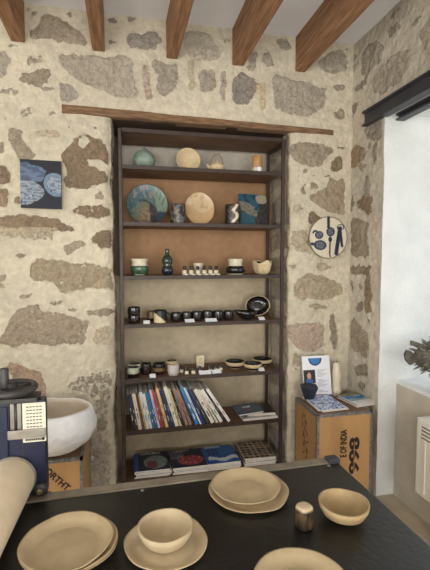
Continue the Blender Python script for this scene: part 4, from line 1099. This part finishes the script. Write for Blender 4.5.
b = MB()       # brushed marks on the side panel
for k in range(22):
    zz = .47-.0125*k*1.25; yy = .02+.03*math.sin(k*1.9)-.002*k
    b.box((-.0007, -.014, -.003), (0, .014, .003), None, T(-cw/2-.0001, yy, zz) @ RX(R(random.choice([35, -40, 70, 60, 20]))))
b.build('brush_marks', M_ink, tc)
# left chest
lx = -.200
lc = tea_chest('tea_chest', 'plywood tea chest with metal edges left of the shelving, carrying a white plaster bowl', .40, .40, .45, (lx-.20, 2.15, 0), R(0))
writing('NORTHT', .042, M_ink, lc, (.006+.20-.20, -.2022, .425), (PI/2, R(47), 0), .0012, 1.0, 'stencil_lettering')
writing('IL', .034, M_ink, lc, (.024, -.2022, .302), (PI/2, 0, 0), .001, 1.3, 'stencil_lettering')
# plaster bowl
r = .200; bh = .20
b, _ = pot('m', [(r*.34, 0), (r*.58, bh*.06), (r*.84, bh*.26), (r*.98, bh*.52), (r*1.0, bh*.68), (r*.92, bh*.88), (r*.88, bh)], .016, M_plaster, mat('plaster_inside', (206, 192, 172), .95, .05, 14, .4, 40), n=60,
           fn=lambda v: (v.x*(1+.03*nz(v.x*5, v.y*5)), v.y*(1+.03*nz(v.y*5, v.x*5)), v.z*(1+.05*nz(v.x*6+3, v.y*6)*(v.z/.2))))
c0 = atZ(49, 441, .452)
tag(b.build('plaster_bowl', None, None, (at(48.5, 2.03), 2.035, .4635), (R(-3), R(2), 0)), 'large rough white plaster bowl standing on the left tea chest', 'bowl')

# papers on the right chest
def quad(pts, zz):
    P = [atZ(x, y, zz) for x, y in pts]; c = sum(P, Vector())/4
    wv = ((P[1]-P[0])+(P[2]-P[3]))/2; dv = ((P[0]-P[3])+(P[1]-P[2]))/2
    return c, wv.length, dv.length, math.atan2(wv.y, wv.x)
def leaflet(kind):
    def f(x, y):
        n = nz(x*9, y*9, kind*2.3+4); n2 = nz(x*20, y*20, kind)
        if kind == 0:
            if y > .9: return (150, 130, 100)
            if n > .18: return (110, 134, 196)
            if n < -.25: return (70, 84, 140)
            return (208, 218, 236)
        if y > .72: return (150, 140, 116) if n > -.1 else (96, 98, 84)
        if abs(y-.55-.06*math.sin(x*7)) < .10: return (50, 128, 198)
        if y > .25: return (112, 150, 170) if n2 > 0 else (176, 188, 176)
        return (222, 224, 222)
    return f
zt = CH+.0025
c, w_, d_, a_ = quad([(303, 397), (327, 395.5), (349, 410.5), (317, 414)], zt)
for k in range(3):
    magazine(['blue printed leaflet lying at the bottom of the left pile on the right chest', 'blue printed leaflet in the middle of the left pile on the right chest', 'blue and white printed leaflet on top of the left pile on the right chest'][k],
             c.x+[.006, -.004, 0][k], c.y+[.004, .002, 0][k], zt+k*.0052, w_*.92, d_*.92, .004, a_+[.05, -.06, 0][k], artf=leaflet(0) if k == 2 else None, cover=M_white_p, grp='leaflets on the right chest', cat='leaflet')
c, w_, d_, a_ = quad([(339.5, 397), (359, 395.2), (373.2, 405), (353, 409.5)], zt)
for k in range(4):
    magazine(['brochure at the bottom of the right pile on the tea chest', 'second brochure from the bottom of the right pile on the tea chest', 'third brochure from the bottom of the right pile on the chest', 'brochure with a turquoise seaside cover on top of the right pile'][k],
             c.x+[.002, -.003, .002, -.002][k], c.y+[.002, .004, 0, 0][k], zt+k*.0058, w_*.9, d_*.9, .0046, a_+[.0, .03, -.02, 0][k], artf=leaflet(1) if k == 3 else None, cover=cvs[(k+2) % 5], grp='brochures on the right chest', cat='brochure')
# notice sheet propped against the wall
n0, n1 = atY(303.5, 354.5, 2.33), atY(330.5, 396, 2.27); nw = atY(331, 375, 2.30).x-atY(304, 375, 2.30).x; nh = .25
def notice(v):
    x, q = v.x/nw+.5, v.z/nh
    e = ell(x, q, .47, .93, .24, .17)
    if e < 1 and q < .94: return (60, 120, 176) if e < .6 else (34, 66, 120)
    if .03 < x < .45 and .33 < q < .66:
        if ell(x, q, .22, .52, .07, .08) < 1: return (196, 156, 130)
        if ell(x, q, .22, .38, .13, .09) < 1: return (60, 96, 160)
        return (50, 42, 44)
    if x > .52 and .12 < q < .72 and (q*34 % 1) < .35 and x < .78+.1*math.sin(int(q*34)*2.1): return (176, 180, 188)
    if .015 < q < .05 and x > .4: return (60, 80, 130)
    return (228, 230, 234)
b = MB(); n = 64
g = [[b.bm.verts.new((-nw/2+nw*i/n, 0, nh*j/n)) for i in range(n+1)] for j in range(n+1)]
for j in range(n):
    for i in range(n): b.bm.faces.new((g[j][i], g[j][i+1], g[j+1][i+1], g[j+1][i]))
r_ = bmesh.ops.extrude_face_region(b.bm, geom=b.bm.faces[:])
for v in [q for q in r_['geom'] if isinstance(q, bmesh.types.BMVert)]: v.co.y += .0012
tag(b.build('notice_sheet', M_print, None, (atY(318.3, 395, 2.27).x, 2.268, CH+.001), (R(-12), 0, R(-2)), paint=notice), 'white notice sheet with a blue logo and small photo, propped on the right chest', 'notice')
vY = 2.222; vx = at(310.8, vY); vr = (at(320.3, vY)-at(302.0, vY))/2
b = MB(); b.lathe([(0, 0), (vr*.42, 0), (vr*.96, .080), (vr*1.0, .088), (vr*.9, .094), (vr*.4, .088), (0, .088)], 6, smooth=False)
tag(b.build('faceted_vase', mat('navy_matt', (38, 42, 56), .45, .1, 30), None, (vx, vY, CH+.001), (0, 0, R(12))), 'small dark navy faceted vase in front of the notice sheet', 'vase')
fY = 2.285; fx = at(338.6, fY); fr2 = (at(341.8, fY)-at(333, fY))/2
fg = thing('ceramic_figure', 'slim pale ceramic figure standing beside the notice sheet on the chest', 'figure', (fx, fY, CH+.001))
b = MB(); b.lathe([(0, 0), (fr2*.9, 0), (fr2*1.05, .03), (fr2*.9, .06), (fr2*.8, .09), (fr2*1.0, .12), (fr2*.85, .15), (fr2*.75, .17), (fr2*.8, .19), (fr2*.5, .205), (0, .208)], 24,
                  fn=lambda v: (v.x+.004*nz(v.z*20, 1), v.y+.004*nz(v.z*20, 7), v.z)); b.build('body', M_cream, fg)
MB().lathe([(0, .203), (.005, .203), (.006, .210), (0, .214)], 12).build('knob', M_black, fg)

# ------------------------------------------------------------------ radiator and fish by the window
rad = thing('radiator', 'white panel radiator under the window sill at the right edge', 'radiator', (1.40, 1.715, 0))
L_ = 1.0
MB().box((0, -L_, .218), (.10, 0, .598), bev=.006).build('casing', M_rad, rad)
for k in range(4):
    MB().box((-.0012, -L_+.03, .560-.018*k), (.004, -.035, .567-.018*k)).build('vent_slot', mat('vent_shadow', (120, 116, 108), .6), rad)
for y in (-.06, -.5, -.94): MB().box((-.004, y-.006, .24), (.002, y+.006, .50)).build('panel_rib', M_rad, rad)
for y in (-.15, -.85): MB().box((.03, y-.02, 0), (.07, y+.02, .22)).build('foot', M_rad, rad)
fY = 1.80; fz = .684
t0 = atY(417, 357, fY); fx0 = t0.x
fish = thing('fish_sculpture', 'dark spiky ceramic fish with a flared tail standing on the window sill', 'sculpture', (fx0+.125, fY, fz+.0005))
bzc = t0.z-fz-.005
sdv = Vector((0, 0, bzc))
b = MB(); b.lathe([(0, -.14), (.02, -.135), (.045, -.11), (.075, -.06), (.09, 0), (.085, .06), (.06, .11), (.03, .135), (0, .14)], 32, M=T(0, 0, bzc) @ RY(PI/2))
b.build('body', M_fish, fish)
def fin(pts, t, name):
    MB().prism(pts, -t, t, axis='y').build(name, M_fish, fish)
tx = lambda px, py: (atY(px, py, fY).x-(fx0+.125), atY(px, py, fY).z-fz)
fin([tx(424, 352), tx(415, 354.5), tx(409.5, 350.5), tx(406.3, 350.2), tx(404.3, 354.5), tx(405.5, 360.5), tx(409.5, 365), tx(412.5, 364), tx(415, 360.3), tx(424, 360)], .006, 'tail_fin')
fin([tx(423, 350), tx(414.5, 346.5), tx(410.6, 345.5), tx(410.8, 340.5), tx(415, 341.5), tx(424, 345)], .005, 'dorsal_fin')
fin([(.12, bzc-.02), (.17, bzc+.03), (.18, bzc), (.165, bzc-.03)], .008, 'mouth_fin')
for s in (-1, 1):
    MB().tube([(.045+.035*s, 0, bzc-.07), (.045+.037*s, 0, .012), (.045+.04*s, 0, 0)], [.016, .014, .02]).build('stand_leg', M_fish, fish)
spine = None; cnt = 0
for i in range(11):
    for j in range(9):
        if cnt >= 96: break
        u = -.115+.23*i/10; rr = .09*math.sqrt(max(.05, 1-(u/.145)**2)); a = 2*PI*(j+.5*(i % 2))/9
        nrm = Vector((u*.9, rr*math.cos(a)*1.3, rr*math.sin(a)*1.3)).normalized()
        if spine is None:
            sp = MB(); sp.lathe([(0, -.01), (.006, -.01), (.005, .005), (.003, .016), (0, .025)], 7); spine = sp.build('spine', mat('spine_stoneware', (136, 140, 128), .6, .25, 40, c2=(104, 102, 94)), fish); o = spine
        else:
            o = spine.copy(); COL.objects.link(o); o.parent = fish
        o.location = (u, rr*math.cos(a), bzc+rr*math.sin(a)); o.rotation_euler = (nrm+Vector((-.5, 0, 0))).to_track_quat('Z', 'Y').to_euler(); cnt += 1

# ------------------------------------------------------------------ work table with slab roller
TZ = .70
TR = R(1.3)
tbl = thing('work_table', 'long black-topped work table in the foreground with a grey steel rail at its back', 'table', (.683, 1.200, 0), TR)
TW, TD = 1.75, 1.0
MB().box((-TW, -TD, TZ-.03), (0, 0, TZ), bev=.002).build('table_top', M_top, tbl)
MB().box((-TW, .0, TZ-.045), (-.014, .036, TZ+.004), bev=.002).build('back_rail', M_rail, tbl)
MB().box((-.034, -.004, TZ-.03), (.006, .030, TZ+.014), bev=.003).build('rail_bracket', M_steel, tbl)
for x in (-.62, -.30, -.02):
    MB().lathe([(0, TZ), (.006, TZ), (.005, TZ+.0025), (0, TZ+.003)], 14, M=T(x-.02, -.012, 0)).build('bolt', M_grey, tbl)
for x in (-.06, -TW+.06):
    for y in (-.06, -TD+.06): MB().box((x-.025, y-.025, 0), (x+.025, y+.025, TZ-.03)).build('leg', M_steel, tbl)
for y in (-.06, -TD+.06): MB().box((-TW+.085, y-.015, TZ-.10), (-.085, y+.015, TZ-.03)).build('apron', M_steel, tbl)

# slab roller: blue housing with a hand wheel, canvas sleeved roller
HY = 1.205
hx1 = atY(45.6, 450, HY).x; htop = atY(47.5, 400, HY).z; hw = .34
slab = thing('slab_roller', 'blue steel slab roller with hand wheel and canvas-covered roller on the table\'s left', 'slab roller', (hx1, HY, TZ+.0045), 0)
H_ = htop-TZ-.0045
fX = lambda px: atY(px, 440, HY).x-hx1
fZ = lambda py, px=30: atY(px, py, HY).z-TZ-.0045
b = MB(); xs0, xs1 = fX(10), fX(21.8); zA, zB = fZ(431), fZ(403)
b.box((-hw, 0, 0), (xs0, .04, H_), bev=.002); b.box((xs1, 0, 0), (0, .04, H_), bev=.002); b.box((xs0, .0, 0), (xs1, .04, zA)); b.box((xs0, .0, zB), (xs1, .04, H_))
b.box((xs0, .028, zA), (xs1, .04, zB))
b.build('housing', M_blue, slab)
MB().box((-hw, -.006, 0), (fX(8.4), -.0005, H_-.012), bev=.0015).build('cheek_plate', M_blue, slab)
MB().box((xs0+.001, .004, zA), (xs0+.012, .022, zB)).build('guide_bar', M_grey, slab)
MB().box((xs1-.012, .004, zA), (xs1-.001, .022, zB)).build('guide_bar', M_grey, slab)
MB().tube([((xs0+xs1)/2, .008, zA), ((xs0+xs1)/2, .008, zB)], .0062).build('lead_screw', M_dark, slab)
px0, px1 = fX(23.2), fX(46.4); pz0, pz1 = fZ(441.5, 35), fZ(402.5, 35)
mk = MB(); M_chart = mat('chart_cream', (212, 206, 186), .5, .05, 50)
mk.box((px0, -.0016, pz0), (px1, -.0003, pz1), M_chart)
for r_ in range(8):
    for c_ in range(5):
        xx = px0+.010+(px1-px0-.018)*c_/5; zz = pz1-.010-(pz1-pz0-.036)*r_/8
        mk.box((xx, -.0005, zz-.0024), (xx+.0065, 0, zz), M_ink, T(0, -.0016, 0))
for c_ in range(9): mk.box((px0+.006+c_*.0052, -.0005, pz0+.004), (px0+.0100+c_*.0052, 0, pz0+.010), M_ink, T(0, -.0016, 0))
mk.box((px1-.010, -.0005, pz0+.003), (px1-.004, 0, pz0+.012), M_ink, T(0, -.0016, 0))
mk.build('chart_plate', None, slab)
MB().box((fX(8.6), -.010, fZ(437)), (fX(46), -.0045, fZ(428.5)), M=Matrix.Shear('XZ', 4, (0, 0)) if 0 else None, bev=.001).build('pointer_bar', M_grey, slab)
MB().box((fX(22.3), -.0012, .10), (fX(23.0), .0, fZ(440))).build('seam', M_dark, slab)
cap = MB(); cap.box((-hw, -.012, H_), (fX(39), .052, H_+.012), bev=.002); cap.build('top_plate', M_dark, slab)
# hand wheel
wc = Vector((fX(9.5), .02, H_+.034)); wr = .064
rim = MB(); rim.tube([(wc.x+wr*math.cos(2*PI*k/48), wc.y+wr*math.sin(2*PI*k/48), wc.z) for k in range(49)], .0095, 12, cap=False)
wheel = rim.build('hand_wheel', M_dark, slab)
for k in range(3):
    a = 2*PI*k/3+.5
    MB().tube([(wc.x, wc.y, wc.z), (wc.x+wr*math.cos(a), wc.y+wr*math.sin(a), wc.z)], .006).build('spoke', M_dark, wheel)
MB().lathe([(0, wc.z-.004), (wr, wc.z-.004), (wr, wc.z+.002), (0, wc.z+.002)], 40, M=T(wc.x, wc.y, 0)).build('wheel_web', M_dark, wheel)
MB().lathe([(0, H_+.012), (.018, H_+.012), (.018, H_+.05), (0, H_+.052)], 20, M=T(wc.x, wc.y, 0)).build('hub', M_dark, wheel)
MB().lathe([(0, 0), (.0105, 0), (.0115, .004), (.0115, .054), (.009, .057), (0, .057)], 16, M=T(fX(5.5), wc.y-.012, wc.z+.004)).build('crank_knob', M_dark, wheel)
# roller
rc = atY(11.0, 481.5, HY-.02); rr = .0605
ra = R(2)
rz0 = rc.z-TZ-.0045
def cyl(r, y0, y1): return [(0, y0), (r, y0), (r, y1), (0, y1)]
Mr = T(rc.x-hx1, -.006, rz0) @ RZ(-ra) @ RX(PI/2)
MB().lathe([(0, .006), (rr*.985, .006), (rr, .012), (rr, .86), (0, .86)], 56, M=Mr, fn=lambda v: (v.x*(1+.008*nz(v.z*14, math.atan2(v.y, v.x)*1.5)), v.y*(1+.008*nz(v.z*14, math.atan2(v.y, v.x)*1.5)), v.z)).build('canvas_roller', M_canvas, slab)
MB().lathe([(0, -.004), (rr*1.05, -.004), (rr*1.05, .007), (0, .007)], 56, M=Mr).build('end_ring', M_grey, slab)
bc = atY(40.3, 489.5, HY-.01)
Mb = T(bc.x-hx1, 0, bc.z-TZ-.0045) @ RX(PI/2)
MB().lathe([(0, -.002), (.0175, -.002), (.0175, .014), (.015, .017), (0, .017)], 28, M=Mb).build('bearing', M_dark, slab)
MB().lathe([(0, .016), (.0085, .016), (.0085, .025), (.005, .026), (.005, .021), (0, .021)], 6, M=Mb, smooth=False).build('nut', mat('brass_nut', (150, 140, 104), .4, .1, 40, metal=.6), slab)

# ------------------------------------------------------------------ pottery on the table
def plate_prof(r, h, base=.62): return [(r*base, 0), (r*(base+.06), h*.12), (r*.88, h*.62), (r, h)]
def table_plate(name, lab, px, py, zz, rpx0, rpx1, h, base, mo=M_bisque, th=.0045, wobf=.03, asp=1.0, rot=0.0, tilt=(0, 0), seed=1.0, grp=None, zrim=None, cat='plate'):
    c = atZ(px, py, zz+h); r = (atZ(rpx1, py, zz+h)-atZ(rpx0, py, zz+h)).length/2
    def fn(v):
        a = math.atan2(v.y, v.x); k = 1+wobf*nz(math.cos(a)*1.3+seed, math.sin(a)*1.3, seed)
        x, y = v.x*k, v.y*k*asp
        return (x, y, v.z+(v.z/h)*.004*nz(math.cos(a)*1.6+seed*3, math.sin(a)*1.6, 2))
    b, _ = pot('p', plate_prof(r, h, base), th, mo, fn=fn, n=72)
    o = b.build(name, None, None, (c.x, c.y, zz), (tilt[0], tilt[1], rot))
    return tag(o, lab, cat, grp)
G = 'unglazed pottery on the work table'
tzz = TZ+.0006
for k in range(4):
    table_plate('dinner_plate', ['bisque plate at the bottom of the stack of plates at lower left', 'bisque plate second from the bottom of the stack at lower left', 'bisque plate second from the top of the stack at lower left', 'large bisque plate on top of the stack at lower left'][k],
                [71.0, 69.5, 70, 67.5][k], [543.5, 542, 541, 539][k], tzz+k*.0105, *[(25, 117), (24, 116.5), (24.5, 116.5), (22.5, 113.5)][k], .022, .68, M_bisque, seed=1.0+k*.6, wobf=.035, rot=0, grp='plates in the stack at lower left')
table_plate('dinner_plate', 'wide bisque plate under the small bowl in the middle of the table', 166.8, 540, tzz, 125, 208.5, .014, .7, M_bisque2, seed=4.2, wobf=.05, grp=G)
def table_bowl(name, lab, px, py, x0, x1, zz, h, foot, mo, mi=None, asp=1.0, seed=2.0, tilt=(0, 0), rot=0.0):
    c = atZ(px, py, zz+h); r = (atZ(x1, py, zz+h)-atZ(x0, py, zz+h)).length/2
    def fn(v):
        a = math.atan2(v.y, v.x); k = 1+.03*nz(math.cos(a)*1.2+seed, math.sin(a)*1.2, seed)
        return (v.x*k, v.y*k*asp, v.z*(1+.05*nz(math.cos(a)*1.3, math.sin(a)*1.3+seed)))
    b, _ = pot('p', [(r*foot, 0), (r*(foot+.12), h*.05), (r*.82, h*.36), (r*.96, h*.72), (r, h)], .005, mo, mi, fn=fn, n=64)
    return tag(b.build(name, None, None, (c.x, c.y, zz), (tilt[0], tilt[1], rot)), lab, 'bowl', G)
table_bowl('rice_bowl', 'small round bisque bowl standing on the wide plate in the middle of the table', 165.5, 524.5, 138, 193, tzz+.0052, .048, .42, M_bisque2)
table_plate('dinner_plate', 'oval bisque plate beneath the shallow dish at the back of the table', 248.5, 488.5, tzz, 207.5, 288, .014, .7, M_bisque, seed=7.1, wobf=.05, grp=G)
table_plate('shallow_dish', 'shallow bisque dish resting on the oval plate at the back of the table', 246, 484, tzz+.0052, 212, 280.5, .022, .6, M_bisque, seed=9.3, wobf=.035, grp=G, cat='dish')
table_bowl('serving_bowl', 'bisque bowl with a half-shaded inside near the right edge of the table', 344, 501.5, 319.3, 369.3, tzz, .045, .36, mat('bisque_ochre', (168, 144, 104), .7, .08, 22, .06, 160), seed=5.5, tilt=(0, 0))
table_plate('dinner_plate', 'bisque plate cut off by the lower edge of the photo', 302, 582, tzz, 252, 352, .020, .64, M_bisque, seed=11.7, wobf=.05, grp=G)
c = atZ(304, 527, TZ); r = .0205
def cupc(v):
    n = nz(v.x*50, v.y*50, v.z*40)
    if v.z > .0515: return (196, 176, 142)
    return (60, 47, 35) if n > .1 else ((38, 30, 26) if n > -.25 else (88, 70, 50))
b = MB(); b.lathe([(0, 0), (r*.92, 0), (r*1.0, .004), (r*1.02, .02), (r*1.0, .038), (r*1.02, .047), (r*.92, .0535), (r*.6, .056), (0, .0555)], 40,
        fn=lambda v: (math.copysign(abs(v.x/r)**.8, v.x)*r*(1+.05*nz(v.z*40, 2)), math.copysign(abs(v.y/r)**.8, v.y)*r, v.z))
tag(b.build('spice_cup', M_paint, None, (c.x, c.y, tzz), (0, 0, R(20)), paint=cupc), 'tiny rough brown cup standing between the shallow dish and the bowl', 'cup')

# ------------------------------------------------------------------ light
W = bpy.data.worlds.new('daylight'); S.world = W; W.use_nodes = True
bg = W.node_tree.nodes['Background']
sky = W.node_tree.nodes.new('ShaderNodeTexSky'); sky.sky_type = 'NISHITA'; sky.sun_disc = False; sky.sun_elevation = R(40); sky.sun_rotation = R(200)
W.node_tree.links.new(sky.outputs[0], bg.inputs[0]); bg.inputs[1].default_value = .12
def area(name, loc, rot, sx, sy, power, color):
    l = bpy.data.lights.new(name, 'AREA'); l.shape = 'RECTANGLE'; l.size = sx; l.size_y = sy; l.energy = power; l.color = color
    o = bpy.data.objects.new(name, l); COL.objects.link(o); o.location = loc; o.rotation_euler = rot
    return o
area('window_daylight_right', (RX2+.12, (WIN[0]+WIN[1])/2, 1.45), (0, R(90), 0), 1.4, 1.15, 13, (.90, .95, 1.0))
area('window_daylight_rear_left', (-1.2, -2.32, 1.45), (R(118), 0, 0), 1.05, 1.5, 98, (1.0, .99, .97))
area('window_daylight_rear_right', (.45, -2.32, 1.45), (R(118), 0, 0), 1.05, 1.5, 84, (1.0, .99, .97))

area('fill_light_left', (-2.52, -.5, 1.5), (0, R(-102), 0), 1.4, 1.3, 62, (1.0, .99, .97))  # added fill lamp, brightens the right wall from the left

# ------------------------------------------------------------------ camera
cam = bpy.data.cameras.new('camera'); co = bpy.data.objects.new('camera', cam); COL.objects.link(co)
cam.sensor_fit = 'VERTICAL'; cam.sensor_height = 36; cam.lens = F/570*36; cam.clip_start = .02
co.location = CAM
co.matrix_world = Matrix.Translation(CAM) @ Matrix((RT, UP, -FW)).transposed().to_4x4()
S.camera = co
S.view_settings.view_transform = 'Standard'; S.view_settings.look = 'None'; S.view_settings.gamma = 1; S.view_settings.use_curve_mapping = False
S.view_settings.exposure = -.15
try:
    S.cycles.use_denoising = True; S.cycles.max_bounces = 8; S.cycles.diffuse_bounces = 5
except Exception: pass
